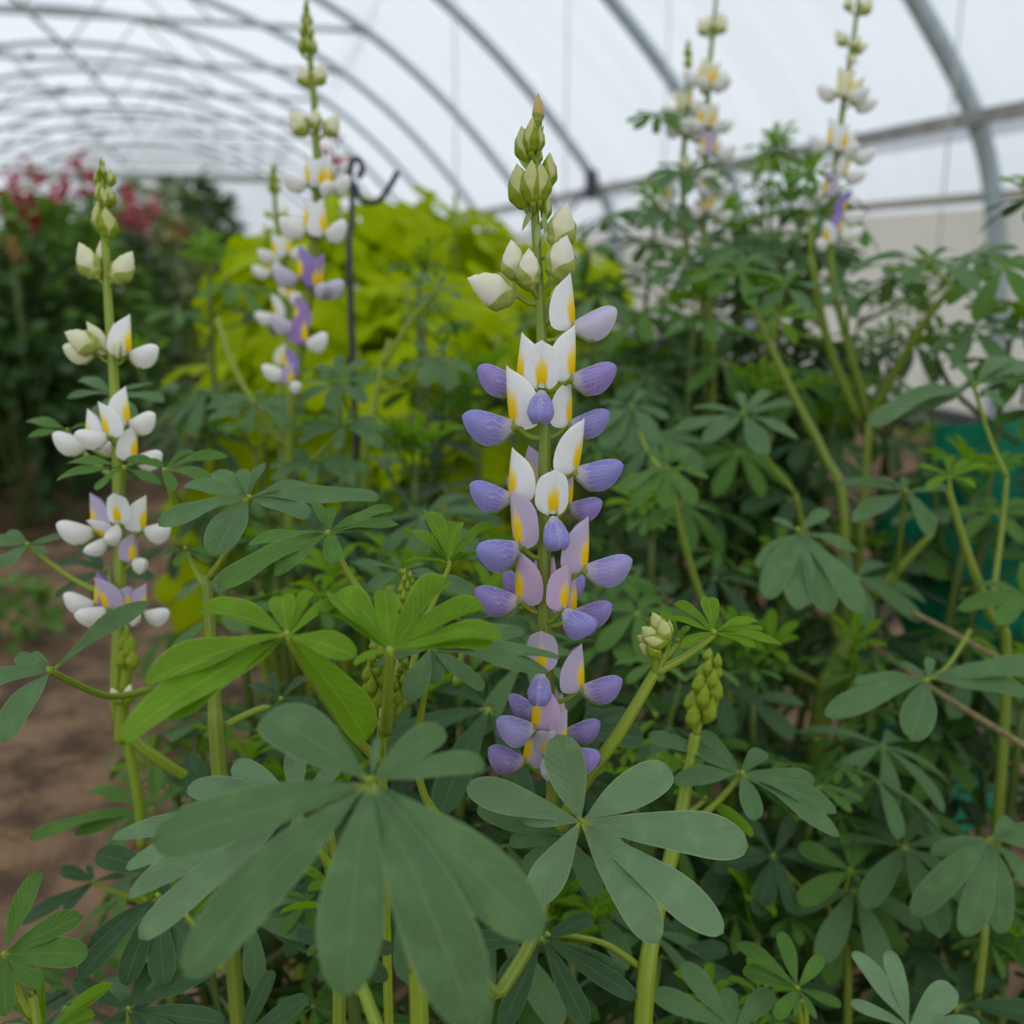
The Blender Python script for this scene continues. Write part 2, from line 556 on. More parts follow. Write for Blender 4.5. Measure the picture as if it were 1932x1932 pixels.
p = at(1815, 0, 3.3)
cord('hanging_string', [(p.x, p.y, 2.05), (p.x, p.y, 0.1)], 0.004, 'string', 'pale string hanging in front of the nearest hoop', 'string')
for px, nm in ((1070, 'thin white string hanging just left of the third hoop'), (1260, 'thin white string hanging above the twin pale lupin spikes'), (858, 'thin white string hanging above the lime bush')):
    p = at(px, 100, 5.0)
    cord('hanging_string', [(p.x, p.y, 2.4), (p.x, p.y, 0.2)], 0.004, 'string', nm, 'string')
cord('twine', [at(1480, 1035, 1.05), at(1600, 1095, 0.86), at(1770, 1180, 0.70), at(1960, 1285, 0.56)], 0.0019, 'twine', 'upper tan support twine crossing in front of the green netting', 'twine')
cord('twine', [at(1380, 1050, 1.05), at(1490, 1120, 0.90), at(1640, 1215, 0.78), at(1760, 1300, 0.68), at(1970, 1430, 0.54)], 0.0019, 'twine', 'lower tan support twine running behind the grey drooping leaf', 'twine')

mb = MB()
for k in range(2600):
    x, y = rnd.uniform(-2.2, .4), rnd.uniform(.7, 6.5)
    a, L = rnd.random() * 3.14, rnd.uniform(.012, .06)
    z = 0.035 * noise.noise((x * 2.5, y * 2.5, 0)) + 0.02 * noise.noise((x * 9, y * 9, 3)) - 0.012 + .004
    mb.tube([(x, y, z), (x + cos(a) * L, y + sin(a) * L, z + rnd.uniform(0, .006))], [.0019, .0012], 4)
o = link('straw_litter', mb.mesh('straw_litter', 'straw'))
tag(o, 'dry straw bits scattered over the bare brown path', 'straw')
o['kind'] = 'stuff'

cord('brace_rope', [at(5, -20, 8.0), at(130, 95, 10.5), at(215, 190, 13.5), at(262, 252, 18)], 0.018, 'wire', 'knotted dull rope slanting under the roof at the upper left', 'rope')
cord('brace_rope', [at(722, -30, 8.2), at(694, 52, 9.1), at(652, 130, 11.2), at(628, 168, 13.2)], 0.012, 'twine', 'pale tan rope looping from hoop to hoop beside the tall white lupin tip', 'rope')

# shepherd's hook
hb = at(660, 520, 1.0)
t = thing('garden_hook', 'black iron shepherd hook standing in front of the lime bush', 'plant hook', (hb.x, hb.y, 0))
mb = MB()
q = lambda x, y: at(x, y, 1.0)
mb.tube([(hb.x, hb.y, -0.03), (hb.x, hb.y, 0.3), q(660, 520), q(663, 430), q(665, 360)], [0.0032] * 5, 8)
part('rod', mb, 'black_iron', t)
mb = MB()
mb.tube([q(665, 362), q(660, 330), q(664, 306), q(674, 300), q(683, 310), q(682, 326), q(675, 335)], [0.0032] * 7, 8)
part('loop', mb, 'black_iron', t)
mb = MB()
mb.tube([q(668, 345), q(676, 370), q(692, 382), q(715, 378), q(735, 352), q(750, 325)], [0.003] * 6, 8)
part('crook', mb, 'black_iron', t)

# green netting bundle
c = at(1890, 1010, 1.25)
for nm, pl, lab in (('net_roll', [(1955, 800, 1.0), (1935, 900, 1.0), (1895, 1040, 1.0), (1840, 1170, 1.0), (1790, 1270, 1.0)], 'green shade netting heaped at the right edge behind the stems'),
                    ('net_roll', [(1640, 1600, 1.12), (1700, 1470, 1.14), (1760, 1360, 1.16)], 'dark green netting lying low behind the drooping right leaves')):
    mb = MB()
    pts = [at(*a) for a in pl]
    rows, us = [], []
    for i in range(41):
        f = i / 40 * (len(pts) - 1)
        k = min(int(f), len(pts) - 2)
        p = pts[k].lerp(pts[k + 1], f - k)
        rr = 0.10 * (0.55 + 0.45 * sin(pi * min(1, 0.15 + i / 40)))
        rows.append([p + (RT * cos(2 * pi * j / 28) + FW * sin(2 * pi * j / 28)) * rr * (1 + 0.45 * noise.noise((p.x * 14 + cos(j / 28 * 2 * pi) * 1.6, p.z * 22, sin(j / 28 * 2 * pi) * 1.6))) for j in range(28)])
        us.append([(0, 0)] * 28)
    mb.grid(rows, us, True)
    tag(link(nm, mb.mesh(nm, 'netting')), lab, 'netting', None)

# ------------------------------------------------------------------ lupin flower meshes (unit = wing length)
ME = {}


def ip(x, T):
    for (a, va), (b, vb) in zip(T, T[1:]):
        if x <= b:
            f = (x - a) / (b - a)
            f = f * f * (3 - 2 * f)
            return va + (vb - va) * f
    return T[-1][1]


def lin(x, T):
    for (a, va), (b, vb) in zip(T, T[1:]):
        if x <= b:
            return va + (vb - va) * (x - a) / (b - a)
    return T[-1][1]


def banner_mesh(name, fold, hw, lean=0.2, ht=1.0, back=0.0, top=((.62, .93), (.75, .82), (.86, .65), (.94, .43), (.98, .22), (1, .04))):
    mb = MB()
    P, U = [], []
    for i in range(23):
        v = i / 22
        w = hw * lin(v, [(0, .40), (.05, .62), (.12, .82), (.22, .96), (.34, 1), (.48, .99)] + list(top))
        mid = V((0, .10 + lean * math.sqrt(v) + 0.06 * v, .04 + ht * v + (0.035 if i == 22 else 0)))
        row = []
        for j in range(13):
            q = j / 12 * 2 - 1
            d = abs(q) * w
            fa = fold * (0.75 + 0.35 * abs(q))
            row.append(mid + V((math.copysign(d * cos(fa), q), -d * sin(fa) + back * d, -0.16 * d * (1 - v) * abs(q) + 0.02 * sin(q * 7 + v * 5) * abs(q))))
        P.append(row)
        U.append([(j / 12, v) for j in range(13)])
    mb.grid(P, U)
    return mb.mesh(name, 'banner')


ME['banner'] = banner_mesh('banner', rad(48), .64)
ME['banner_flat'] = banner_mesh('banner_flat', rad(30), .46, .10, 1.0, 0, ((.62, .97), (.75, .90), (.86, .77), (.93, .58), (.98, .34), (1, .06)))
ME['banner_shut'] = banner_mesh('banner_shut', rad(70), .58, .22, .9)


def wing_mesh(name, sg, mat, gap=0.12, wid=0.23):
    mb = MB()
    P, U = [], []
    for i in range(15):
        t = i / 14
        tt = sin(t * pi / 2) * .75 + t * .25
        hh = .46 * (tt + .012) ** .45 * max(0, 1 - tt ** 2.5) ** .72 + .008
        zc = -.13 * sin(pi * tt ** .9) + .09 * tt
        up, dn = zc + hh, zc - hh
        hw = wid * ip(tt, [(0, .25), (.3, .85), (.55, 1), (.8, .8), (1, .05)])
        row = []
        for j in range(11):
            s_ = j / 10
            x = hw * (sin(pi * min(1, s_ ** 0.75) * 0.97) ** 0.8 if s_ > 0 else 0) + gap * s_ * s_ * hw
            row.append(V((sg * (x + 0.004), .07 + tt * .98, up + (dn - up) * s_)))
        P.append(row)
        U.append([(tt, j / 10) for j in range(11)])
    mb.grid(P, U)
    return mb.mesh(name, mat)


for m in ('wing', 'wing_white'):
    for sg in (-1, 1):
        ME[m, sg, 0] = wing_mesh(m, sg, m)
        ME[m, sg, 1] = wing_mesh(m, sg, m, 0.6, 0.26)


def calyx_mesh():
    mb = MB()
    P, U = [], []
    for i in range(6):
        t = i / 5
        r = .035 + .085 * math.sqrt(t)
        c = V((0, t * .15, t * .05))
        P.append([c + V((cos(a) * r * .9, -sin(a) * r * .25, sin(a) * r * 1.25)) for a in (2 * pi * k / 12 for k in range(12))])
        U.append([(t, k / 12) for k in range(12)])
    mb.grid(P, U, True)
    for lip, T in ((0, [(0, -.06), (.2, -.235), (.45, -.39), (.65, -.40), (.8, -.34), (1, -.27)]), (1, [(0, .06), (1, .3)])):
        P, U = [], []
        for i in range(10):
            t = i / 9
            z = ip(t, T)
            y = .02 + t * (.66 if lip == 0 else .12)
            hw = (.15 if lip == 0 else .11) * (1 - t ** 3) * (.55 + .45 * sin(pi * t)) + .004
            P.append([V((q * hw, y - (0.04 * (1 - q * q) if lip else 0), z + (.07 * q * q if lip == 0 else 0))) for q in (-1, -.6, -.2, .2, .6, 1)])
            U.append([(t, k / 5) for k in range(6)])
        mb.grid(P, U)
    return mb.mesh('calyx', 'calyx')


ME['calyx'] = calyx_mesh()


def bud_rows(t0, t1, n, a0, a1, m, k, taper=0, slim=1.0):
    P, U = [], []
    for i in range(n + 1):
        t = t0 + (t1 - t0) * i / n
        rz = .31 * ip(t, [(0, .12), (.15, .68), (.4, 1), (.65, .86), (.85, .46), (1, .02)]) * k * slim
        rx = .23 * ip(t, [(0, .15), (.15, .65), (.4, 1), (.7, .75), (.88, .34), (1, .02)]) * k * slim
        cz = .02 + .16 * t * t - .03 * sin(pi * t)
        sp = 1.0 if not taper else max(.03, (1 - ((t - t0) / (t1 - t0)) ** taper))
        mid = (a0 + a1) / 2
        P.append([V((cos(mid + (a - mid) * sp) * rx, t, cz + sin(mid + (a - mid) * sp) * rz)) for a in (a0 + (a1 - a0) * j / m for j in range(m + 1))])
        U.append([(t, j / m) for j in range(m + 1)])
    return P, U


def bud_meshes(key, lipmat, low, upp, slim):
    mb = MB()
    mb.grid(*bud_rows(0, 1, 14, 0, 2 * pi, 14, 1.0, 0, slim))
    ME[key, 'body'] = mb.mesh('petals', 'bud')
    mb = MB()
    mb.grid(*bud_rows(0, low, 18, rad(-205), rad(25), 14, 1.07, 2.2, slim))
    mb.grid(*bud_rows(0, upp, 16, rad(25), rad(155), 10, 1.07, 1.6, slim))
    ME[key, 'calyx'] = mb.mesh('calyx', lipmat)


bud_meshes('green', 'calyx_deep', .92, .85, .92)
bud_meshes('tiny', 'calyx_deep', .98, .95, .95)
bud_meshes('cream', 'calyx', .78, .58, 1.0)
bud_meshes('open', 'calyx', .60, .5, 1.0)
mb = MB()
mb.grid(*bud_rows(0, 1, 12, 0, 2 * pi, 12, 1.0, 0, 0.85))
ME['dry', 'body'] = mb.mesh('petals', 'bud_dry')
mb = MB()
mb.grid(*bud_rows(0, .34, 8, 0, 2 * pi, 14, 1.06, 0, .85))
ME['dry', 'calyx'] = mb.mesh('calyx', 'calyx')

WHITE, CREAM, PALE, LILAC, PINK, VIOL, BLUE, MAUVE, GREENISH = (srgb(*c) for c in (
    (250, 251, 250), (242, 240, 206), (218, 210, 228), (204, 190, 220), (214, 184, 218), (160, 140, 206), (150, 146, 212), (172, 136, 198), (206, 210, 138)))
TINT = dict(W=WHITE, C=CREAM, P=PALE, L=LILAC, K=PINK, V=VIOL, B=BLUE, M=MAUVE, G=GREENISH, c=srgb(247, 243, 226), O=srgb(206, 190, 218), T=srgb(172, 162, 216), g=srgb(150, 172, 36), w=srgb(248, 247, 242))


def to_local(root, M):
    return Matrix.Translation(-V(root.location)) @ M


def frame(org, Y, Z, sc):
    Y = Y.normalized()
    Z = (Z - Y * Z.dot(Y)).normalized()
    X = Y.cross(Z)
    return Matrix(((X.x * sc, Y.x * sc, Z.x * sc, org.x), (X.y * sc, Y.y * sc, Z.y * sc, org.y), (X.z * sc, Y.z * sc, Z.z * sc, org.z), (0, 0, 0, 1)))


HF = V((sin(PSI), cos(PSI), 0))


def facing(az, pitch):                   # az 0 towards the viewer's side of the plant, 90 to its right
    a = rad(az)
    h = -HF * cos(a) + RT * sin(a)
    return h * cos(rad(pitch)) + V((0, 0, sin(rad(pitch))))


def pedicel(root, fl, M, org, attach, r0, mat):
    mb = MB()
    inv = M.inverted()
    d = attach - org
    mid = org + d * 0.5 + V((0, 0, -0.15 * d.length))
    mb.tube([inv @ (org + (M.to_3x3() @ V((0, .06, .02)))), inv @ org, inv @ mid, inv @ attach], [r0 / M.to_scale().x * k for k in (1.2, 1, .85, 1.0)], 7)
    link('pedicel', mb.mesh('pedicel', mat), fl)


def flower(root, org, attach, az, size, pitch=8, banner='W', wing='B', kind='banner', roll=0, opened=0, wmat='wing', ped=True, r0=0.0011, wp=0):
    Y = facing(az, pitch)
    Z = V((0, 0, 1))
    M = frame(org, Y, Z, size) @ Matrix.Rotation(rad(roll), 4, 'Y')
    fl = link('flower', ME['calyx'], root, to_local(root, M))
    b = link('banner_petal', ME[kind], fl)
    b.color = TINT[banner]
    for sg in (-1, 1):
        x = link('wing_petal', ME[wmat, sg, opened], fl, Matrix.Rotation(rad(wp), 4, 'X'))
        x.color = TINT[wing]
    if ped:
        pedicel(root, fl, M, org, attach, r0, 'stem_young')
    return fl


def bud(root, kind, org, tip, attach, tint='C', up=None, r0=0.001, ped=True, fat=1.0, label=None):
    D = tip - org
    M = frame(org, D, up or V((0, 0, 1)) + (attach - org) * 8, D.length)
    if fat != 1:
        M = M @ Matrix.Diagonal((fat, 1, fat, 1))
    fl = link('flower_bud', ME[kind, 'calyx'], root, to_local(root, M))
    if label:
        fl['label'] = label
    b = link('petals', ME[kind, 'body'], fl)
    b.color = TINT[tint]
    if ped:
        pedicel(root, fl, M, org, attach, r0, 'stem_young')
    return fl


# ------------------------------------------------------------------ leaves and plants
def leaf_at(root, hub, tips, mat='leaf_glaucous', tilt=0.6, wr=0.31, fold=0.10, arch=0.05, stalk=None, sr=0.0012, smat='stem_young', side=0.0, split=True, lim=0.95, a=1.15, b=0.5):
    """a palmate leaf: hub (pixel x, y, depth), leaflet tips as pixels lying in the leaf's own plane"""
    H = at(*hub)
    Nn = (V((0, 0, 1)) - FW * tilt + RT * side).normalized()
    mb = MB()
    px, py, d = hub
    if stalk is not None:
        S = stalk if isinstance(stalk, V) else at(*stalk)
        m = H.lerp(S, 0.5) + V((0, 0, -0.08 * (H - S).length))
        mb.tube([H + Nn * 0.0006, H - Nn * 0.002, m, S], [sr * .8, sr, sr * 1.05, sr * 1.5], 8)
    else:
        mb.tube([H + Nn * 0.0006, H - Nn * 0.004], [sr * 0.9, sr * 1.0], 8)
    lf = part('leaf', mb, smat, root)
    for tp in tips:
        w_ = tp[2] if len(tp) > 2 and tp[2] else wr
        fo = tp[3] if len(tp) > 3 else fold
        r = ray(tp[0], tp[1])
        den = r.dot(Nn)
        dd = (H - CAM).dot(Nn) / den if abs(den) > 1e-4 else d
        pr = math.hypot(tp[0] - px, tp[1] - py) * d / FPX
        dd = max(d - lim * pr, min(d + lim * pr, dd)) if dd > 0 else d + lim * pr
        if len(tp) > 4:
            dd = d + tp[4]
        T = CAM + r * dd
        mb = MB()
        mb.leaflet(H, T, Nn, w_ * (0.84 + 0.12 * rnd.random()), fo, arch * (0.6 + 0.8 * rnd.random()), tw=(rnd.random() - .5) * 0.3, wob=0.35, a=a, b=b, curl=0.15 * rnd.random())
        part('leaflet', mb, mat, root, True, lf)
    return lf


def ground_pt(p, k=1.0):
    return V((p.x, p.y, -0.015))


def stem(root, pts, radii, mat='stem', ground=True, name='stem', n=10):
    pts = [V(p) for p in pts]
    rr = list(radii)
    if ground:
        p = pts[-1]
        d = (pts[-1] - pts[-2])
        h = V((d.x, d.y, 0))
        g = V((p.x, p.y, 0)) + h * min(1.5, 0.5 * p.z / max(0.03, abs(d.z)))
        pts += [p.lerp(g, 0.5) + V((0, 0, 0)), V((g.x, g.y, -0.02))]
        rr += [rr[-1] * 1.08, rr[-1] * 1.25]
    mb = MB()
    mb.tube(pts, rr, n)
    part(name, mb, mat, root)
    return pts


def px_line(L, d=None):
    return [at(*(p if len(p) > 2 else (p[0], p[1], d))) for p in L]


# generic palmate leaf meshes, petiole from the origin along +X, shared by copies
def palm_mesh(seed, mat, nl=8, droop=0.25, wr=.29, fold=.1):
    r = random.Random(seed)
    mb = MB()
    H = V((.9, 0, .35))
    mb.tube([(0, 0, 0), (.45, 0, .12), (.8, 0, .30), H], [.03, .024, .022, .024], 6, False)
    tilt = rad(12 + 20 * r.random())
    Nn = V((sin(tilt), (r.random() - .5) * .35, cos(tilt))).normalized()
    X = (V((1, 0, 0)) - Nn * Nn.x).normalized()
    Y = Nn.cross(X)
    for k in range(nl):
        a = -pi * .94 + 2 * pi * .94 * k / (nl - 1) + (r.random() - .5) * .14
        L = .78 * (0.62 + .38 * cos(a / 2) ** .6) * (.9 + .2 * r.random())
        d = X * cos(a) + Y * sin(a) - Nn * droop * (0.35 + .9 * r.random())
        mb.leaflet(H, H + d.normalized() * L, Nn, wr * (.9 + .2 * r.random()), fold, .07, 7, 4, tw=(r.random() - .5) * .3)
    return mb.mesh('leaf', mat)


PALM = {}
for m in ('leaf_glaucous', 'leaf_green', 'leaf_deep', 'leaf_young'):
    yo = m == 'leaf_young'
    PALM[m] = [palm_mesh(i * 7 + 3, m, 7 + i % 3, 0.15 + .13 * i if not yo else -0.9 + .2 * i, .29 if not yo else .26, .1 if not yo else .35) for i in range(5)]


def put_leaf(root, P, az, size, mat, r, el=0.0, name='leaf'):
    M = Matrix.Translation(P) @ Matrix.Rotation(az, 4, 'Z') @ Matrix.Rotation(-el, 4, 'Y') @ Matrix.Rotation((r.random() - .5) * .5, 4, 'X') @ Matrix.Diagonal((size, size, size, 1))
    return link(name, r.choice(PALM[mat]), root, to_local(root, M))


def bush_lupin(label, px, py, d, seed, mats=('leaf_glaucous', 'leaf_green', 'leaf_deep'), nleaf=16, size=0.062, lean=0.05, low=0.25, rs=0.0045, branches=2, tops=True, smat='stem_dark'):
    """a leafy lupin: top of its stem at that point, foot on the soil below"""
    r = random.Random(seed)
    T = at(px, py, d)
    a0 = r.random() * 6.28
    B = V((T.x + cos(a0) * lean * T.z, T.y + sin(a0) * lean * T.z, -0.02))
    root = thing('lupin_plant', label, 'plant', (B.x, B.y, 0), 'lupins in the bed')
    line = [T, T.lerp(B, .33) + V((r.uniform(-.012, .012), r.uniform(-.012, .012), 0)), T.lerp(B, .66) + V((r.uniform(-.015, .015), r.uniform(-.015, .015), 0)), B]
    stem(root, line, [rs * .55, rs * .8, rs, rs * 1.2], smat, False, n=8)
    axes = [(T, B, 0)]
    for k in range(branches):
        f = .25 + .4 * r.random()
        p = T.lerp(B, f)
        a = r.random() * 6.28
        e = p + V((cos(a) * .09, sin(a) * .09, (T.z - p.z) * (.5 + .4 * r.random())))
        mb = MB()
        mb.tube([p, p.lerp(e, .5) + V((cos(a) * .02, sin(a) * .02, -.01)), e], [rs * .6, rs * .55, rs * .4], 7)
        part('branch', mb, smat, root)
        axes.append((e, p, 1))
    ga = r.random() * 6.28
    for i in range(int(nleaf * 1.5)):
        T_, B_, k = axes[0] if i % 3 or len(axes) == 1 else axes[1 + (i // 3) % (len(axes) - 1)]
        f = r.random() ** 1.3 * (1 - low) if not k else r.random() * .8
        p = T_.lerp(B_, f)
        ga += 2.4
        yo = f < .03
        sz = size * (.55 if yo else .8 + .4 * r.random())
        put_leaf(root, p, ga, sz, 'leaf_young' if yo else r.choice(mats), r, r.uniform(-.15, .35) if not yo else .8)
    if tops:
        for T_, B_, k in axes:
            for j in range(3):
                put_leaf(root, T_ - V((0, 0, .004)), j * 2.1 + ga, size * (.42 + .1 * r.random()), 'leaf_young' if seed % 3 == 0 or seed in (34, 43) else 'leaf_green', r, .5)
    return root


exec_later = []

# ------------------------------------------------------------------ far planting: left bed, end of the tunnel
def mass_plant(name, label, cat, base, h, rx, ry, n, lsz, mat, seed, flowers=None, stemmat='stem_dark', group=None):
    """a bushy plant: a few stems, one foliage part, and its own flower heads"""
    r = random.Random(seed)
    root = thing(name, label, cat, (base.x, base.y, 0), group)
    mb = MB()
    for k in range(5):
        a = r.random() * 6.28
        e = V((base.x + cos(a) * rx * .5, base.y + sin(a) * ry * .5, h * (.7 + .25 * r.random())))
        mb.tube([V((base.x + cos(a) * .03, base.y + sin(a) * .03, -.02)), base.lerp(e, .5) + V((0, 0, .05)), e], [.010 * min(1, h), .008 * min(1, h), .005 * min(1, h)], 6)
    part('stems', mb, stemmat, root)
    mb = MB()
    for k in range(n):
        u_, v_ = r.random(), r.random() * 6.28
        zz = h * (.06 + .94 * r.random() ** .8)
        q = math.sqrt(max(0.05, 1 - ((zz / h - .45) / .6) ** 2)) * (0.55 + .45 * r.random())
        p = V((base.x + cos(v_) * rx * q, base.y + sin(v_) * ry * q, zz))
        d = V((cos(v_) + r.uniform(-.6, .6), sin(v_) + r.uniform(-.6, .6), r.uniform(-.5, .6))).normalized()
        nn = V((r.uniform(-.5, .5), r.uniform(-.5, .5), 1)).normalized()
        if abs(d.dot(nn)) > .95:
            continue
        L = lsz * r.uniform(.6, 1.3)
        mb.leaflet(p, p + d * L, nn, .5, .12, .08, 4, 4, 1.0, .7)
    part('foliage', mb, mat, root)
    for k, (off_, sz, m) in enumerate(flowers or []):
        c = base + V(off_)
        mb = MB()
        st = MB()
        st.tube([V((c.x, c.y, h * .5)), c + V((0, 0, sz * .8))], [.005 if sz > .02 else .0022, .004 if sz > .02 else .002], 5)
        for j in range(16):
            zz = r.uniform(-1.6, 1.2) * sz
            a = r.random() * 6.28
            p = c + V((cos(a) * sz * .25, sin(a) * sz * .25, zz))
            d = V((cos(a), sin(a), r.uniform(-.2, .7))).normalized()
            mb.leaflet(p, p + d * sz * .8 * (1.15 - .35 * (zz / sz)), V((0, 0, 1)), .8, .2, .15, 4, 4, .8, .6)
        part('flower_stalk', st, stemmat, root, True, part('flower', mb, m, root))
    return root


def ground_at(px, py):
    r_ = ray(px, py)
    return CAM + r_ * (CAM.z / -r_.z)


def far(px, d):
    p = at(px, 600, d)
    return V((p.x, p.y, 0))




def shrub(name, label, px, d, top, rx, n, lsz, mat, seed, flowers=(), group=None):
    """flowers: (px, py, size, material) seen in front of or above the shrub"""
    b = far(px, d)
    h = at(px, top, d).z
    fl = []
    for fx, fy, sz, m in flowers:
        fl.append((tuple(at(fx, fy, d * .97) - b), sz, m))
    return mass_plant(name, label, 'plant', b, h, rx, rx, n, lsz, mat, seed, fl)


RD, PK, WT, TN = 'petal_red', 'petal_pink', 'petal_white', 'petal_tan'
shrub('flowering_shrub', 'dark leafy bush at the left edge under the pink flowers', -60, 3.0, 470, .34, 800, .075, 'leaf_dark', 11)
shrub('flowering_shrub', 'green bush with red and pink flower spikes rising left of the leftmost lupin', 70, 3.2, 400, .34, 900, .08, 'leaf_left', 12, [(28, 345, .035, PK), (58, 322, .04, RD), (60, 385, .045, RD), (100, 362, .035, RD), (8, 380, .03, PK), (120, 345, .035, PK), (45, 400, .04, RD)])
shrub('flowering_shrub', 'bush with pink flower heads directly behind the tip of the leftmost lupin', 150, 3.9, 395, .30, 900, .085, 'leaf_left', 13, [(150, 310, .045, PK), (175, 320, .04, RD), (160, 350, .04, RD), (240, 385, .045, PK), (255, 400, .04, PK), (228, 430, .05, RD), (285, 395, .03, PK), (115, 385, .03, WT), (145, 388, .035, WT), (262, 432, .04, PK)])
shrub('leafy_shrub', 'low dark green shrub at the left edge below the tan flower head', 10, 2.7, 640, .24, 600, .08, 'leaf_dark', 14, [(23, 468, .022, TN)])
shrub('leafy_shrub', 'dark shrub just left behind the leftmost lupin stem', 95, 3.1, 540, .24, 650, .075, 'leaf_dark', 15)
shrub('leafy_shrub', 'mid green shrub behind the cream buds of the leftmost lupin', 195, 3.7, 450, .24, 700, .08, 'leaf_deep', 16, [(330, 425, .03, TN)])
shrub('leafy_shrub', 'dusky green shrub at the far side of the path beside the lime bush', 372, 6.3, 425, .34, 750, .085, 'leaf_dark', 17, [(405, 478, .03, TN)])
shrub('leafy_shrub', 'tall dark shrub standing far down the tunnel left of the lime bush', 408, 7.0, 375, .24, 700, .10, 'leaf_dark', 18)
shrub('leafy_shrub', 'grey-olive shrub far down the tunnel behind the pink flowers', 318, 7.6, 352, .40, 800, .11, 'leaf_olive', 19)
shrub('leafy_shrub', 'dark tree-like shrub by the end wall under the far beam', 375, 13, 342, .42, 600, .2, 'leaf_dark', 20)
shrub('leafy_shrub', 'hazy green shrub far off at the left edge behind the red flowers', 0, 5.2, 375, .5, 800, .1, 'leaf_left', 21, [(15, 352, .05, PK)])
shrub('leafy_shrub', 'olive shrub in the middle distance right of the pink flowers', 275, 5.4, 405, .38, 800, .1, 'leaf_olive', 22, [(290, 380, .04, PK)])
g = ground_at(25, 1205)
mass_plant('weed', 'small bright green weed growing on the bare path edge', 'plant', V((g.x, g.y, 0)), .10, .08, .08, 150, .04, 'leaf_left', 23, None, 'stem')
g = at(345, 690, 5.2)
mass_plant('weed', 'wispy pale green weed at the path edge behind the leftmost lupin', 'plant', V((g.x, g.y, 0)), .36, .2, .2, 160, .09, 'leaf_left', 24, None, 'stem')
shrub('leafy_shrub', 'bright green shrub low along the right wall behind the purple-tipped lupins', 1180, 3.4, 650, .3, 500, .07, 'leaf_left', 25)
shrub('flowering_shrub', 'tall red-topped plant far behind the shepherd hook', 632, 3.6, 330, .05, 60, .05, 'leaf_left', 26, [(632, 296, .05, RD)])

# the lime bush: big lobed leaves
BROAD = []
for sd in range(5):
    r = random.Random(sd + 90)
    mb = MB()
    mb.tube([(0, 0, 0), (.5, 0, .06), (1.0, 0, .2)], [.03, .025, .025], 6, False)
    c = V((1.0, 0, .2))
    tl = rad(r.uniform(25, 65))
    Nn = V((sin(tl), 0, cos(tl)))
    X = V((cos(tl), 0, -sin(tl)))
    Y = Nn.cross(X)
    nseg, nr = 40, 5
    P, U = [], []
    for i in range(nr + 1):
        f = i / nr
        row, ur = [], []
        for k in range(nseg + 1):
            a = -pi * .96 + 2 * pi * .96 * k / nseg
            R0 = 1.05 * (0.50 + .42 * abs(cos(a * 2.5 / 1.0)) ** .7 + .08 * cos(a)) * (1 + .04 * sin(a * 17 + sd))
            rr = R0 * f
            row.append(c + X * (rr * cos(a)) + Y * (rr * sin(a)) + Nn * (.10 * sin(a * 5) * f * f - .25 * rr * rr * (.6 + .4 * cos(a * 2))))
            ur.append((0.15 + .8 * f, 0.5 + 0.48 * sin(a * 5) * f))
        P.append(row)
        U.append(ur)
    mb.grid(P, U)
    BROAD.append(mb.mesh('leaf', 'leaf_yellow'))


def lime_bush(label, px, d, top_py, spread, n, seed, size=.075):
    r = random.Random(seed)
    T = at(px, top_py, d)
    root = thing('lime_leaved_bush', label, 'plant', (T.x, T.y, 0), 'lime green bushes behind the lupins')
    mb = MB()
    ends = []
    for k in range(7):
        a = k * 2.4
        e = V((T.x + cos(a) * spread * r.uniform(.2, .8), T.y + sin(a) * spread * r.uniform(.2, .8), T.z * r.uniform(.75, .98)))
        mb.tube([V((T.x + cos(a) * .03, T.y + sin(a) * .03, -.02)), V((T.x, T.y, 0)).lerp(e, .5) + V((cos(a) * .05, sin(a) * .05, 0)), e], [.010, .008, .004], 7)
        ends.append(e)
    part('stems', mb, 'stem_young', root)
    for k in range(n):
        u_ = (k + .5) / n
        zz = T.z * (.38 + .60 * u_ ** .75)
        a = k * 2.39996 + r.random()
        rr = spread * (.35 + .65 * r.random()) * (1 - .55 * max(0, (u_ - .6) / .4))
        p = V((T.x + cos(a) * rr * .8, T.y + sin(a) * rr * .8, zz - .03))
        sz = size * r.uniform(.6, 1.1) * (1 - .35 * max(0, (u_ - .75) / .25))
        M = Matrix.Translation(p) @ Matrix.Rotation(a + r.uniform(-.5, .5), 4, 'Z') @ Matrix.Rotation(r.uniform(-.5, .45), 4, 'Y') @ Matrix.Rotation(r.uniform(-.5, .5), 4, 'X') @ Matrix.Diagonal((sz, sz, sz, 1))
        link('leaf', BROAD[k % 5], root, to_local(root, M))
    return root


lime_bush('tallest lime green bush with big lobed leaves behind the shepherd hook', 705, 1.75, 335, .25, 100, 1, .078)
lime_bush('lime green bush behind the purple and white back lupin, left one of the limes', 590, 1.55, 385, .17, 90, 2, .07)
lime_bush('lime green bush with lobed leaves just left behind the central spike', 840, 1.95, 372, .24, 100, 3, .08)
lime_bush('short lime green bush low by the path behind the leaves', 540, 1.4, 600, .14, 90, 4, .06)
lime_bush('low lime green bush under the shepherd hook behind dark lupin leaves', 740, 1.5, 500, .2, 100, 5, .07)
lime_bush('low lime green bush among dark lupin leaves left of the central spike', 860, 1.4, 600, .16, 70, 7, .065)
lime_bush('small lime green bush peeping out right of the central spike', 1000, 2.3, 425, .18, 50, 6, .10)

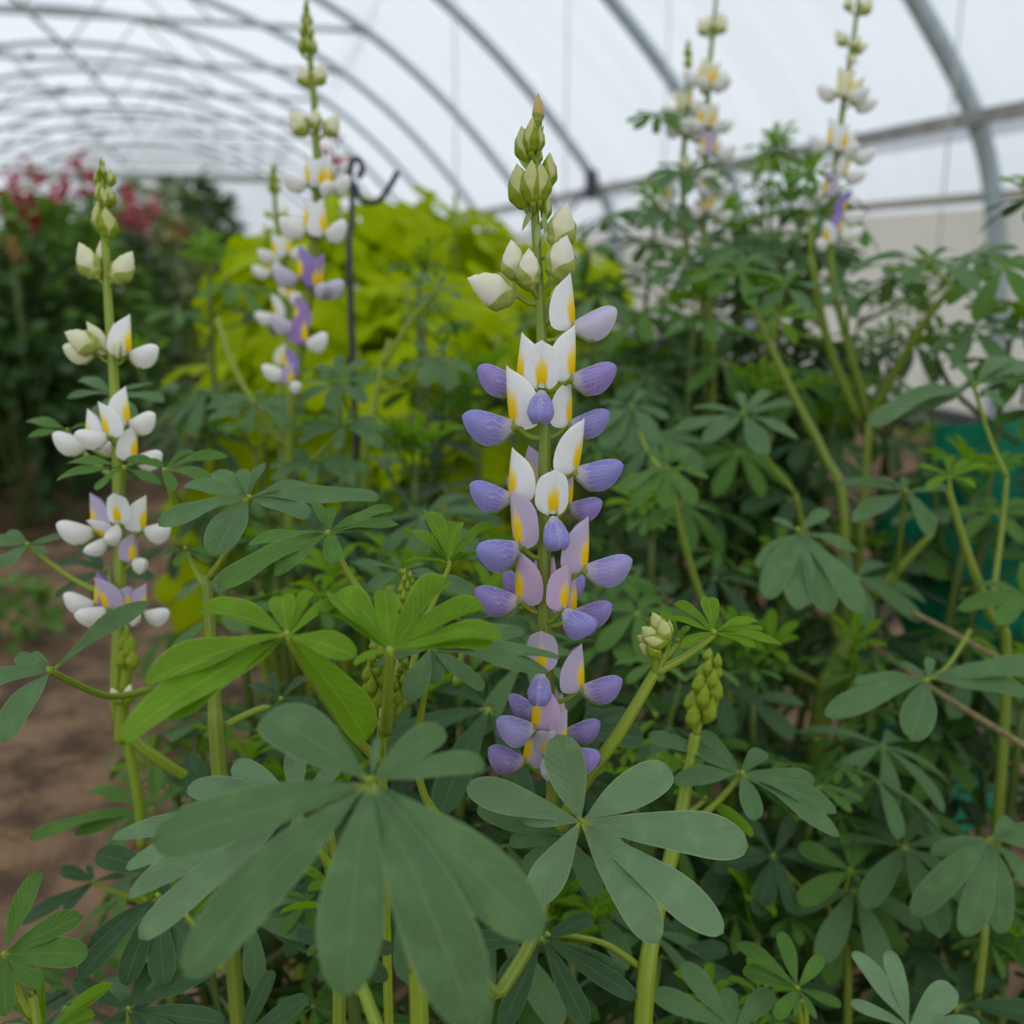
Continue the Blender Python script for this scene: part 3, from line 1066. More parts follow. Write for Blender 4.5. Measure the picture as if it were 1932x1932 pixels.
# ------------------------------------------------------------------ leafy lupins without a traced shape
B = bush_lupin
B('leafy lupin with flat grey-green leaves between lime bush and central spike', 790, 530, .98, 31, nleaf=9)
B('leafy lupin left of the hook whose stem stands before the lime bush', 640, 740, .88, 32, nleaf=6)
B('dark leafy lupin left of the lime bushes on the path side', 395, 520, 1.25, 33, nleaf=18, size=.07)
B('bright-tipped lupin low in front of the lime bushes', 560, 850, .95, 34, nleaf=6)
B('shadowed lupin directly behind the white flowers of the central spike', 905, 760, .86, 35, nleaf=18)
B('shadowed lupin behind the middle of the central spike, left side', 780, 880, .74, 36, nleaf=16)
B('dark leafy lupin right behind the lilac flowers of the central spike', 1170, 700, 1.05, 37, nleaf=18)
B('leafy lupin below the twin pale spikes with spreading leaves', 1250, 560, 1.15, 38, nleaf=18)
B('leafy lupin with pale young top in front of the twin spikes', 1450, 590, .98, 39, nleaf=16)
B('tall leafy lupin between the two flowering right lupins', 1440, 380, 1.15, 40, nleaf=20, size=.07)
B('leafy lupin close beside the beige wall sheet', 1535, 430, 1.1, 41, nleaf=20, size=.065)
B('leafy lupin in front of the nearest hoop, drooping leaves', 1905, 640, .88, 42, nleaf=16)
B('lupin cut by the right edge with bright young leaves near the rail', 1960, 400, .85, 43, nleaf=18)
B('bushy lupin under the drooping right leaf near the twine start', 1330, 830, .92, 44, nleaf=18)
B('bushy lupin low in front of the bare soil on the right', 1560, 830, 1.0, 45, nleaf=14)
B('shaded lupin behind the yellow-green bud cluster', 1230, 1010, .72, 46, nleaf=16)
B('shaded lupin behind the thick pale fork stem', 1480, 1130, .80, 47, nleaf=16)
B('shaded lupin in front of the green netting', 1840, 930, .78, 48, nleaf=14)
B('shaded lupin low behind the green unopened spike', 1420, 1290, .66, 49, nleaf=16)
B('low lupin under the twines at the right', 1640, 1360, .74, 50, nleaf=16)
B('low lupin at the right edge beneath the netting', 1930, 1330, .68, 51, nleaf=14)
B('low shaded lupin between green spike and drooping right leaf', 1560, 1560, .64, 52, nleaf=14)
B('low lupin in the bottom right corner behind the drooping leaf', 1890, 1800, .60, 53, nleaf=12)
B('deep shaded lupin behind the big front leaf, low centre', 870, 1360, .56, 54, nleaf=16, size=.058)
B('shaded lupin behind the crossed young leaves left of centre', 620, 1180, .62, 55, nleaf=16)
B('shaded lupin behind the thick green stem on the left', 520, 1080, .72, 56, nleaf=14)
B('low lupin on the path edge beneath the white-flowered left lupin', 330, 1500, .62, 57, nleaf=12, size=.055)
B('low lupin with blue-grey leaves at the bottom left', 330, 1800, .50, 58, nleaf=14, size=.055)
B('low shaded lupin at the bottom under the big front leaf', 640, 1760, .46, 59, nleaf=12, size=.05)
B('low lupin at the bottom behind the thick main stems', 1080, 1790, .52, 60, nleaf=14, size=.055)
B('low shaded lupin under the bright small leaf bottom right', 1430, 1760, .60, 61, nleaf=12)
B('soft blurred lupin behind the thick green stem, low over the path', 455, 1215, .64, 72, nleaf=10, size=.052)
B('lupin behind the front grey leaf and main stem', 960, 1240, .58, 62, nleaf=14)
B('slender lupin near the wall foot behind the forked stems', 1720, 620, 1.15, 63, nleaf=16)
B('slender lupin right of central spike at bud height', 1120, 570, 1.35, 64, nleaf=14)

B('dense dark lupin filling the gap under the short cream lupin', 1235, 430, 1.2, 65, nleaf=20, size=.07)
B('dense dark lupin right under the flowers of the tall cream-white lupin', 1390, 455, 1.1, 66, nleaf=20, size=.07)
B('dark lupin reaching up beside the cream and purple right lupin', 1510, 400, 1.05, 67, nleaf=20, size=.07)
B('dark lupin standing in front of the thick pale stem of the tall cream one', 1310, 600, .97, 69, nleaf=18)
B('dark lupin with a slim top poking over the right rail between spikes', 1455, 300, 1.3, 70, nleaf=18, size=.065)
B('dark lupin low between bare brown soil and the beige sheet', 1480, 700, 1.15, 71, nleaf=16)

# ------------------------------------------------------------------ background flowering lupins
def spike_axis(L):
    pts = px_line(L)
    return pts


def near_on(L, py):
    """depth and x on the spike polyline (pixels) at height py"""
    for (x0, y0, d0), (x1, y1, d1) in zip(L, L[1:]):
        if y0 <= py <= y1:
            f = (py - y0) / (y1 - y0)
            return x0 + (x1 - x0) * f, d0 + (d1 - d0) * f
    e = L[0] if py < L[0][1] else L[-1]
    return e[0], e[2]


def spike(root, L, items, sc, rs, mat='stem', wmat='wing_white', ground=True, r0=.0011):
    """L: stem polyline (px, py, depth); items: (code, base px, base py, ...)"""
    pts = px_line(L)
    n = len(pts)
    stem(root, pts, [rs * (.45 + .55 * min(1, k / (n * .5))) for k in range(n)], mat, ground)
    for it in items:
        c = it[0]
        bx, by = it[1], it[2]
        sx, dd = near_on(L, by)
        if c == 'b':                     # ('b', bx, by, tx, ty, kind, tint, dz, fat)
            tx, ty, kind, tint = it[3:7]
            dz = it[7] if len(it) > 7 else 0
            tz = it[9] if len(it) > 9 else 0
            org = at(bx, by, dd + dz)
            ax, ad = near_on(L, by + sc * .12)
            bud(root, kind, org, at(tx, ty, dd + dz * 1.3 + tz), at(ax, by + sc * .14, ad), tint, r0=r0, fat=it[8] if len(it) > 8 else 1, label=it[10] if len(it) > 10 else None)
        else:                            # ('f', bx, by, az, size_px, pitch, banner, wing, dz, opts)
            az, sz, pitch, bt, wt = it[3:8]
            dz = it[8] if len(it) > 8 else (-(.006 + .006 * cos(rad(az))) if abs(az) < 80 else (.008 if abs(az) > 110 else -.001))
            o = it[9] if len(it) > 9 else {}
            org = at(bx, by, dd + dz)
            ax, ad = near_on(L, by + sc * .2)
            flower(root, org, at(ax, by + sc * .2, ad), az, sz * (dd + dz) / FPX, pitch, bt, wt, wmat=o.get('m', wmat), kind=o.get('k', 'banner'), roll=o.get('r', 0), opened=o.get('o', 0), r0=r0, wp=o.get('wp', 0))


def root_at(name, label, cat, p, group=None):
    return thing(name, label, cat, (p.x, p.y, 0), group)


FL = 'flowering lupins'
# back-left white and purple spike
L = [(578, 2, .70), (583, 90, .70), (592, 180, .70), (598, 320, .70), (594, 430, .70), (586, 540, .70), (574, 620, .70), (560, 720, .70), (545, 900, .72)]
t = root_at('lupin_plant', 'tall white lupin with purple lower flowers before the lime bush', 'plant', at(540, 900, .72), FL)
it = [('b', 578 + dx, y, 578 + dx * 1.6, y - h, 'tiny', 'G', dz) for dx, y, h, dz in ((0, 28, 26, 0), (-4, 48, 26, -.002), (5, 50, 26, 0), (-6, 72, 28, -.002), (6, 74, 28, -.003), (0, 62, 30, -.004), (-7, 104, 34, 0), (10, 104, 34, 0), (1, 100, 32, -.004))]
it += [('b', 582, 164, 562, 128, 'cream', 'C', 0, 1.2), ('b', 594, 162, 614, 126, 'cream', 'C', 0, 1.2), ('b', 585, 252, 540, 220, 'open', 'C', 0, 1.2), ('b', 598, 246, 590, 206, 'cream', 'C', -.005, 1.2), ('b', 610, 255, 646, 226, 'open', 'C', 0, 1.2),
       ('f', 583, 350, -55, 52, 14, 'W', 'w'), ('f', 606, 352, 30, 50, -5, 'W', 'w'), ('f', 622, 356, 55, 54, 14, 'W', 'w'),
       ('f', 580, 440, -50, 60, 18, 'W', 'w'), ('f', 612, 446, 52, 62, 18, 'W', 'w'), ('f', 592, 430, -110, 50, 10, 'W', 'w'),
       ('f', 566, 530, -52, 58, 20, 'V', 'P'), ('f', 596, 545, 30, 52, 0, 'M', 'P'), ('f', 602, 545, 62, 58, 5, 'V', 'P'),
       ('f', 560, 620, -55, 55, 20, 'M', 'P'), ('f', 575, 650, 58, 58, 14, 'M', 'w'), ('f', 545, 708, -75, 50, 15, 'V', 'w'), ('f', 548, 726, 35, 40, 0, 'L', 'w')]
spike(t, L, it, 60, .0035)
for hx, hy in ((480, 760), (650, 800), (600, 870)):
    leaf_at(t, (hx, hy, .72), [(hx + 85 * cos(a) * (1.1 + .3 * sin(a)), hy + 38 * sin(a) + 12) for a in (0.2, .9, 1.7, 2.5, 3.2, 4.0, 5.0, 5.7)], 'leaf_glaucous', stalk=(552, hy + 90, .72))
# its pale neighbour
L = [(517, 312, .92), (518, 350, .92), (522, 420, .92), (540, 500, .92), (545, 600, .92), (530, 760, .92)]
t = root_at('lupin_plant', 'smaller cream lupin half hidden behind the tall purple and white one', 'plant', at(530, 760, .92), FL)
it = [('b', 517 + dx, y, 517 + dx * 1.7, y - 24, 'tiny', 'G') for dx, y in ((0, 330), (-4, 346), (4, 350), (-5, 364), (5, 366))]
it += [('b', 512, 410, 495, 395, 'cream', 'C'), ('b', 528, 412, 545, 392, 'cream', 'C'), ('b', 512, 440, 492, 425, 'cream', 'C'), ('f', 545, 480, 60, 40, 10, 'C', 'w'), ('f', 520, 485, -40, 40, 10, 'W', 'w'), ('f', 515, 515, -75, 38, 10, 'W', 'w'), ('f', 545, 560, 40, 40, 0, 'C', 'w'), ('f', 525, 600, -75, 42, 5, 'W', 'w'), ('f', 536, 690, 60, 38, 10, 'C', 'w')]
spike(t, L, it, 45, .003)
# right twin spike
L = [(1352, -10, .98), (1345, 60, .98), (1337, 150, .98), (1331, 300, .98), (1328, 440, .98), (1340, 600, .99), (1345, 750, 1.0)]
t = root_at('lupin_plant', 'tall cream-white lupin against the film, right of the central spike', 'plant', at(1345, 750, 1.0), FL)
it = []
for y, q in ((60, 'b'), (150, 'f'), (235, 'f'), (295, 'f'), (365, 'f'), (415, 'f')):
    for az, dx in ((-80, -14), (72, 14), (-30, -6), (25, 8), (120, 10)):
        az += rnd.uniform(-22, 22)
        y += rnd.uniform(-9, 9)
        if rnd.random() < .12:
            continue
        if q == 'b':
            it.append(('b', 1344 + dx * .6, y, 1344 + dx * 2.2, y - 30, 'open', 'C', -.004))
        else:
            it.append(('f', 1333 + dx, y, az, 40 + rnd.uniform(-5, 4), rnd.uniform(0, 28), 'C' if y < 200 else rnd.choice('WWLC'), 'w'))
spike(t, L, it, 36, .0034)
for hx, hy, s_ in ((1300, 320, 1), (1260, 400, .9), (1400, 470, 1.1), (1290, 500, 1), (1240, 215, .7)):
    leaf_at(t, (hx, hy, .98), [(hx + 82 * s_ * cos(a), hy + 34 * s_ * sin(a) + 14) for a in (0.1, .8, 1.6, 2.4, 3.1, 3.9, 5.0, 5.7)], 'leaf_glaucous' if hy > 230 else 'leaf_green', stalk=(1331, hy + 60, .985))
L = [(1299, 75, .99), (1297, 130, .99), (1292, 250, .99), (1288, 350, 1.0), (1300, 500, 1.0), (1330, 640, 1.0)]
t = root_at('lupin_plant', 'short cream lupin close on the left of the tall cream-white one', 'plant', at(1330, 640, 1.0), FL)
it = [('b', 1298 + dx, y, 1298 + dx * 1.5, y - 20, 'tiny', 'G') for dx, y in ((0, 95), (-3, 108), (3, 112), (-3, 128), (3, 130))]
it += [('f', 1290 + dx, y + rnd.uniform(-12, 12), az + rnd.uniform(-25, 25), 32, rnd.uniform(0, 25), 'C', 'w') for y in (200, 260, 330, 420) for dx, az in ((-8, -75), (8, 60))]
it += [('f', 1300, 440, -80, 32, 10, 'V', 'w'), ('f', 1262, 380, -60, 32, 10, 'W', 'w'), ('f', 1252, 405, -60, 30, 0, 'W', 'w'), ('f', 1260, 440, 40, 30, 0, 'W', 'w')]
spike(t, L, it, 32, .003)
# far right spike
L = [(1622, -20, .86), (1612, 60, .86), (1595, 170, .86), (1578, 300, .86), (1568, 400, .86), (1570, 520, .87), (1600, 650, .88), (1635, 780, .9), (1636, 850, .9)]
t = root_at('lupin_plant', 'lupin with cream upper and purple lower flowers before the right rail', 'plant', at(1636, 850, .9), FL)
it = [('b', 1605, 22, 1594, -6, 'cream', 'C'), ('b', 1622, 28, 1650, 0, 'cream', 'C'), ('b', 1600, 86, 1572, 62, 'open', 'C'), ('b', 1608, 95, 1640, 90, 'open', 'C'), ('b', 1606, 92, 1628, 70, 'open', 'C', -.01), ('b', 1602, 100, 1612, 126, 'cream', 'C', -.008),
      ('f', 1584, 180, -80, 46, 12, 'C', 'w'), ('f', 1600, 182, 40, 44, 5, 'C', 'w'), ('f', 1608, 195, 75, 44, -5, 'C', 'w'),
      ('f', 1566, 275, -75, 46, 12, 'W', 'w'), ('f', 1590, 285, 20, 44, 5, 'W', 'w'), ('f', 1604, 298, 80, 46, 10, 'W', 'w'), ('f', 1590, 330, 60, 42, -5, 'W', 'w'),
      ('f', 1556, 370, -75, 44, 20, 'L', 'w'), ('f', 1545, 385, -85, 40, 10, 'W', 'w'), ('f', 1585, 405, 70, 44, -5, 'V', 'w'), ('f', 1580, 445, 65, 46, 10, 'V', 'w'), ('f', 1560, 460, -40, 40, 0, 'W', 'w')]
spike(t, L, it, 46, .0033)
for tl in (((1636, 800, .9), (1690, 700, .86), (1750, 600, .82), (1800, 540, .8)), ((1620, 790, .9), (1560, 640, .88), (1530, 480, .86))):
    pts = px_line(tl)
    mb = MB()
    mb.tube(pts, [.0042, .0037, .0031, .0024][:len(pts)], 9)
    part('branch', mb, 'stem', t)
leaf_at(t, (1748, 492, .80), [(1605, 505), (1655, 480), (1703, 540), (1845, 548), (1865, 500), (1724, 462), (1800, 470)], 'leaf_glaucous', stalk=(1800, 540, .8), tilt=.35)
leaf_at(t, (1470, 600, .84), [(1400, 590), (1430, 640), (1500, 650), (1550, 600), (1510, 575), (1440, 575)], 'leaf_young', stalk=(1550, 640, .88))
leaf_at(t, (1530, 320, .86), [(1470, 300), (1490, 345), (1530, 375), (1570, 340), (1520, 285), (1480, 320)], 'leaf_green', stalk=(1530, 480, .86))
leaf_at(t, (1600, 545, .84), [(1520, 540), (1550, 575), (1610, 600), (1660, 560), (1640, 530), (1570, 525)], 'leaf_glaucous', stalk=(1600, 640, .88))

# ------------------------------------------------------------------ left lupin: white flowers
L = [(192, 305, .50), (195, 380, .50), (199, 470, .50), (206, 600, .50), (214, 700, .50), (221, 850, .50), (225, 1000, .50), (226, 1130, .50), (220, 1290, .50), (224, 1350, .505), (256, 1400, .51), (310, 1440, .52), (380, 1490, .54), (440, 1580, .56)]
t = root_at('lupin_plant', 'leftmost lupin with white yellow-marked flowers and green bud tip', 'plant', at(250, 1500, .51), FL)
it = [('b', 192 + dx, y, 192 + dx * 1.6, y - h, 'tiny', 'G', dz) for dx, y, h, dz in ((0, 322, 24, 0), (-2, 332, 22, -.002), (3, 334, 22, -.001), (-7, 352, 30, 0), (14, 353, 32, 0))]
it += [('b', 190, 385, 184, 346, 'green', 'G', 0, 1.1), ('b', 204, 393, 213, 354, 'green', 'G', 0, 1.15), ('b', 198, 393, 198, 354, 'tiny', 'G', -.004),
       ('b', 192, 443, 180, 382, 'green', 'G', 0, 1.1), ('b', 204, 455, 209, 394, 'green', 'G', -.002, 1.15),
       ('b', 186, 526, 140, 466, 'cream', 'C', -.002, 1), ('b', 199, 512, 187, 458, 'cream', 'C', .004), ('b', 209, 534, 260, 484, 'cream', 'C', -.002),
       ('b', 188, 655, 120, 640, 'open', 'C', -.003, 1.1), ('f', 184, 668, -82, 60, 8, 'C', 'C', .003, {'k': 'banner_shut'}),
       ('f', 220, 664, 30, 52, 22, 'C', 'C', -.006, {'k': 'banner_shut'}), ('f', 240, 672, 72, 70, 8, 'W', 'w', -.004), ('b', 205, 672, 192, 655, 'cream', 'W', .01),
       ('f', 170, 845, -72, 66, 20, 'W', 'w', .0, {}), ('f', 208, 824, -52, 62, 5, 'W', 'w', -.012), ('f', 240, 803, 72, 66, 15, 'W', 'w', -.002), ('f', 252, 868, 75, 62, 8, 'W', 'w', .0), ('f', 222, 845, -110, 52, 5, 'W', 'w', .012),
       ('f', 184, 1006, -68, 70, 14, 'L', 'w', -.003), ('f', 224, 990, 0, 58, 5, 'W', 'w', -.012, {'k': 'banner_flat', 'wp': -25}), ('f', 268, 1002, 70, 64, 5, 'W', 'w', -.004), ('f', 205, 1015, -45, 50, -25, 'W', 'w', -.003), ('f', 250, 1060, 45, 52, 5, 'L', 'w', -.002),
       ('f', 185, 1145, -75, 62, 22, 'M', 'w', .0), ('f', 206, 1150, -42, 64, 0, 'L', 'w', -.008), ('f', 240, 1155, 40, 52, 0, 'L', 'w', -.004), ('f', 268, 1160, 75, 58, 5, 'L', 'w', .0)]
spike(t, L, it, 75, .0031, 'stem_young', r0=.0009)
mb = MB()
mb.tube(px_line([(232, 1370, .505), (248, 1440, .51), (262, 1520, .515), (268, 1600, .52)]), [.0022, .0024, .0024, .0025], 8)
part('branch', mb, 'stem_young', t)
# side shoot with dark buds
pts = px_line([(240, 1180, .49), (241, 1240, .495), (232, 1330, .50), (226, 1400, .505)])
mb = MB()
mb.tube(pts, [.0012, .0022, .003, .003], 8)
part('side_shoot', mb, 'stem_young', t)
for bx, by, tx, ty, k in ((238, 1230, 228, 1195, 'tiny'), (244, 1235, 252, 1200, 'tiny'), (236, 1262, 224, 1225, 'tiny'), (246, 1265, 256, 1226, 'tiny'), (240, 1245, 240, 1205, 'tiny'), (230, 1330, 204, 1302, 'green'), (236, 1326, 252, 1296, 'green')):
    bud(t, k, at(bx, by, .494), at(tx, ty, .49), at(236, by + 12, .497), 'g' if k == 'tiny' else 'C', r0=.0008)
leaf_at(t, (98, 1264, .40), [(2, 1398, .46), (28, 1238, .40), (-45, 1290, .4), (283, 1134, .24, .2), (60, 1230, .3)], 'leaf_glaucous', tilt=.9, stalk=(285, 1300, .49), sr=.0014)
leaf_at(t, (310, 886, .45), [(235, 868, .3, .3), (370, 852, .34, .3), (432, 862, .26, .3), (330, 925, .35), (400, 905, .3)], 'leaf_green', tilt=.45, stalk=(345, 985, .47))
leaf_at(t, (233, 882, .47), [(124, 874, .3), (150, 895, .25), (310, 880, .42, .3), (105, 905, .28), (180, 925, .25), (300, 915, .25)], 'leaf_green', tilt=.25, stalk=(224, 960, .50))
leaf_at(t, (128, 812, .52), [(50, 792, .35), (52, 825, .4), (165, 800, .3), (120, 840, .3)], 'leaf_green', tilt=.5, stalk=(215, 900, .5))
leaf_at(t, (55, 1028, .5), [(2, 1072, .6), (120, 1012, .38), (-30, 1022, .4), (10, 1005, .4), (90, 1045, .35)], 'leaf_glaucous', tilt=.6, stalk=(222, 1130, .5))
leaf_at(t, (215, 745, .56), [(125, 750, .3), (170, 800, .34), (250, 800, .36), (310, 755, .3), (150, 715, .3), (290, 725, .3)], 'leaf_glaucous', tilt=.4, stalk=(218, 850, .505))
leaf_at(t, (200, 1075, .56), [(110, 1060, .3), (105, 1125, .32), (180, 1150, .3), (290, 1090, .3), (150, 1030, .3)], 'leaf_deep', tilt=.6, stalk=(224, 1170, .5))

# ------------------------------------------------------------------ lupins of the front row, leaf by leaf
def front(label, L, rs, smat='stem', group='lupins in the bed', ground=True):
    pts = px_line(L)
    root = root_at('lupin_plant', label, 'plant', pts[-1], group)
    n = len(pts)
    stem(root, pts, [rs * (.6 + .4 * k / max(1, n - 1)) for k in range(n)], smat, ground)
    return root


def branch(root, L, r0, r1, smat='stem', name='branch'):
    pts = px_line(L)
    n = len(pts)
    mb = MB()
    mb.tube(pts, [r0 + (r1 - r0) * k / (n - 1) for k in range(n)], 10)
    part(name, mb, smat, root)


def bud_spike(root, L, n, r, sz, kind='tiny', mat='stem_young', turns=2.4, tint='g'):
    pts = px_line(L)
    mb = MB()
    mb.tube(pts, [r * .4] + [r] * (len(pts) - 1), 8)
    part('bud_stalk', mb, mat, root)
    A, Z = pts[0], pts[-1]
    ax = (A - Z).normalized()
    e1 = ax.cross(FW).normalized()
    e2 = ax.cross(e1)
    for k in range(n):
        f = k / (n - 1)
        p = A.lerp(Z, .04 + .9 * f)
        a = k * turns
        o = e1 * cos(a) + e2 * sin(a)
        s_ = sz * (.55 + .45 * min(1, f * 1.6))
        org = p + o * (r * .8 + s_ * .12)
        bud(root, kind, org, org + (ax * .86 + o * (.12 + .17 * f)) * s_, p, tint, up=-o, r0=.0005, fat=1.05)


# thick stemmed plant at the left with flat leaves
t = front('lupin with thick yellow-green stem and flat round leaves left of centre', [(390, 1085, .46), (397, 1200, .46), (405, 1330, .46), (414, 1460, .465)], .0036, 'stem')
leaf_at(t, (468, 940, .43), [(349, 912, .34), (299, 993, .36), (406, 1045, .52), (583, 975, .40), (717, 942, .25), (585, 914, .3), (498, 873, .26), (404, 888, .34), (456, 884, .32)], 'leaf_glaucous', tilt=.42, stalk=(395, 1090, .46))
leaf_at(t, (350, 1035, .47), [(308, 1045, .3), (400, 1060, .3), (430, 1050, .3), (330, 1070, .35)], 'leaf_green', stalk=(390, 1110, .46))
branch(t, [(530, 1360, .47), (475, 1330, .47), (420, 1362, .465)][:1] + [(580, 1300, .47), (500, 1335, .47), (418, 1372, .464)][1:], .0013, .0017, 'stem_young')
leaf_at(t, (530, 1318, .47), [(470, 1290), (500, 1360), (560, 1370), (600, 1330), (580, 1275), (510, 1270)], 'leaf_deep')

# plant with the yellow-green leaves and unopened spikes
t = front('bright green lupin with drooping young leaves and unopened bud spikes', [(735, 1232, .33), (730, 1300, .335), (726, 1372, .34), (722, 1500, .36)], .0018, 'stem_young')
leaf_at(t, (544, 1200, .31), [(378, 1150, .36, .3), (270, 1290, .34, .2), (224, 1392, .27, .1), (318, 1352, .30, .1), (694, 1397, .32, .3, .01), (672, 1240, .44, .2), (531, 1125, .5, .3), (588, 1115, .26, .4), (648, 1135, .3, .3)], 'leaf_young', tilt=.55, stalk=(720, 1440, .35), sr=.0013)
leaf_at(t, (735, 1228, .30), [(607, 1150, .32, .35), (630, 1120, .34, .4), (726, 1112, .34, .35), (850, 1096, .3, .5), (914, 1150, .3, .5), (948, 1200, .34, .25), (668, 1255, .3, .4), (930, 1212, .3)], 'leaf_young', tilt=.25, stalk=(728, 1380, .335), sr=.0014)
leaf_at(t, (620, 1006, .38), [(411, 1107, .29), (466, 1030, .27), (519, 1090, .27), (633, 1063, .5), (709, 1001, .22), (753, 988, .25), (741, 958, .28), (623, 956, .4), (592, 944, .25)], 'leaf_green', tilt=.5, stalk=(692, 1135, .385), sr=.0013)
branch(t, [(692, 1133, .385), (705, 1200, .38), (722, 1290, .37), (724, 1400, .36)], .0015, .002, 'stem_young')
bud_spike(t, [(769, 1083, .37), (768, 1130, .37), (762, 1185, .372)], 22, .0010, .0065)
branch(t, [(762, 1180, .372), (752, 1260, .37), (735, 1360, .36)], .0012, .0018, 'stem_young')
bud_spike(t, [(712, 1225, .345), (708, 1290, .345), (704, 1350, .346)], 16, .0012, .0085)
bud_spike(t, [(762, 1245, .355), (760, 1290, .355), (752, 1350, .356)], 14, .0010, .0065)
leaf_at(t, (846, 1062, .37), [(763, 1000, .26, .3), (805, 962, .26, .3), (866, 984, .34, .3), (930, 990, .24, .3), (763, 1062, .26, .3), (922, 1046, .26, .2), (828, 1040, .3, .5), (880, 1046, .4, .4)], 'leaf_young', tilt=-.1, stalk=(790, 1190, .37), sr=.001)
branch(t, [(790, 1188, .37), (778, 1260, .366), (745, 1350, .36)], .0012, .0016, 'stem_young')

# main plant
MS = [(1017, 232, .38), (1012, 300, .38), (1009, 380, .38), (1012, 450, .38), (1017, 540, .38), (1022, 640, .38), (1026, 760, .38), (1028, 900, .38), (1027, 1030, .38), (1026, 1160, .38), (1033, 1280, .385), (1041, 1400, .388), (1042, 1500, .39), (1036, 1640, .39), (1004, 1770, .385), (945, 1870, .378), (890, 1960, .37)]
t = root_at('lupin_plant', 'sharp central lupin spike with white, yellow and lilac flowers', 'plant', at(905, 1932, .37), FL)
it = [('b', 1014, 238, 1019, 180, 'dry', 'C', -.001, 1.0, 0, 'dried tan bud at the very tip'),
      ('b', 1003, 292, 998, 224, 'green', 'G', -.003, .95), ('b', 1015, 288, 1024, 240, 'tiny', 'G', -.001, .8), ('b', 996, 310, 975, 243, 'green', 'G', .001, .95), ('b', 1014, 310, 1020, 278, 'green', 'G', .003),
      ('b', 1030, 358, 1044, 293, 'green', 'G', .003, 1.0), ('b', 995, 398, 962, 316, 'green', 'G', -.001, 1.0), ('b', 1006, 388, 992, 305, 'green', 'G', -.005, .9), ('b', 1018, 384, 1031, 310, 'green', 'G', -.005, .95), ('b', 1026, 418, 1037, 370, 'green', 'G', .003, .9),
      ('b', 1044, 472, 1084, 392, 'cream', 'C', -.001, 1.05), ('b', 1040, 530, 1084, 453, 'cream', 'c', -.003, 1.1), ('b', 978, 532, 953, 458, 'cream', 'c', .001, 1.05), ('b', 1004, 545, 985, 472, 'cream', 'c', -.006, 1.0),
      ('b', 978, 558, 879, 545, 'open', 'c', -.002, 1.1), ('b', 1042, 598, 1056, 541, 'cream', 'c', .006, .9),
      ('f', 1074, 622, 80, 92, 18, 'W', 'P', .0),
      # first full whorl
      ('f', 985, 728, -78, 88, 18, 'W', 'V', .004), ('f', 1022, 735, -4, 86, 2, 'W', 'B', -.010, {'k': 'banner_flat', 'o': 1, 'wp': -38}), ('f', 1072, 718, 72, 92, 12, 'W', 'V', -.004),
      ('f', 976, 806, -74, 104, 8, 'W', 'B', -.004), ('f', 1068, 805, 82, 82, 14, 'W', 'B', .002), ('f', 1010, 740, -150, 70, 10, 'W', 'V', .012),
      # second
      ('f', 1078, 893, 78, 95, 6, 'W', 'B', -.003), ('f', 970, 942, -74, 88, 16, 'W', 'B', -.001), ('f', 1004, 935, -150, 84, 10, 'L', 'V', .011), ('f', 1042, 972, 10, 84, 2, 'W', 'B', -.011, {'k': 'banner_flat', 'o': 1, 'wp': -36}), ('f', 1070, 958, 60, 72, 10, 'K', 'V', .008),
      ('f', 984, 1032, -50, 104, 2, 'O', 'B', -.005, {'k': 'banner_flat'}), ('f', 1096, 1078, 76, 96, 12, 'O', 'T', -.004),
      # third
      ('f', 984, 1136, -74, 92, 14, 'K', 'V', -.001), ('f', 1004, 1130, -130, 78, 25, 'K', 'V', .010), ('f', 1046, 1128, 120, 72, 20, 'K', 'V', .013), ('f', 1060, 1152, 42, 86, 6, 'K', 'B', -.010, {'k': 'banner_flat', 'o': 1, 'wp': -16}), ('f', 1078, 1160, 70, 80, 15, 'K', 'V', .006),
      # fourth
      ('f', 1022, 1266, -8, 78, 4, 'L', 'B', -.010, {'k': 'banner_flat', 'o': 1, 'wp': -34}), ('f', 1092, 1303, 74, 84, 16, 'O', 'V', -.003),
      ('f', 1012, 1376, -62, 88, 18, 'K', 'T', -.009, {'o': 1}), ('f', 994, 1440, -70, 84, 25, 'L', 'V', -.004), ('f', 1058, 1420, 55, 84, 6, 'O', 'V', -.007, {'k': 'banner_flat', 'o': 1}), ('f', 1062, 1385, 76, 74, 20, 'P', 'V', .006), ('f', 1030, 1425, 5, 66, -10, 'P', 'P', -.008), ('f', 1020, 1345, -120, 70, 10, 'K', 'V', .009)]
spike(t, MS, it, 100, .0026, 'stem', 'wing', True, .0011)
for bx, by, tx, ty in ((1003, 330, 978, 300), (1004, 395, 985, 436), (1018, 260, 1026, 236), (1016, 420, 1012, 470), (1026, 400, 1029, 445)):
    mb = MB()
    p, q = at(bx, by, .379), at(tx, ty, .377)
    mb.leaflet(p, q, -FW, .22, .3, .1, 6, 4, .8, .9)
    part('bract', mb, 'stem_pale', t)
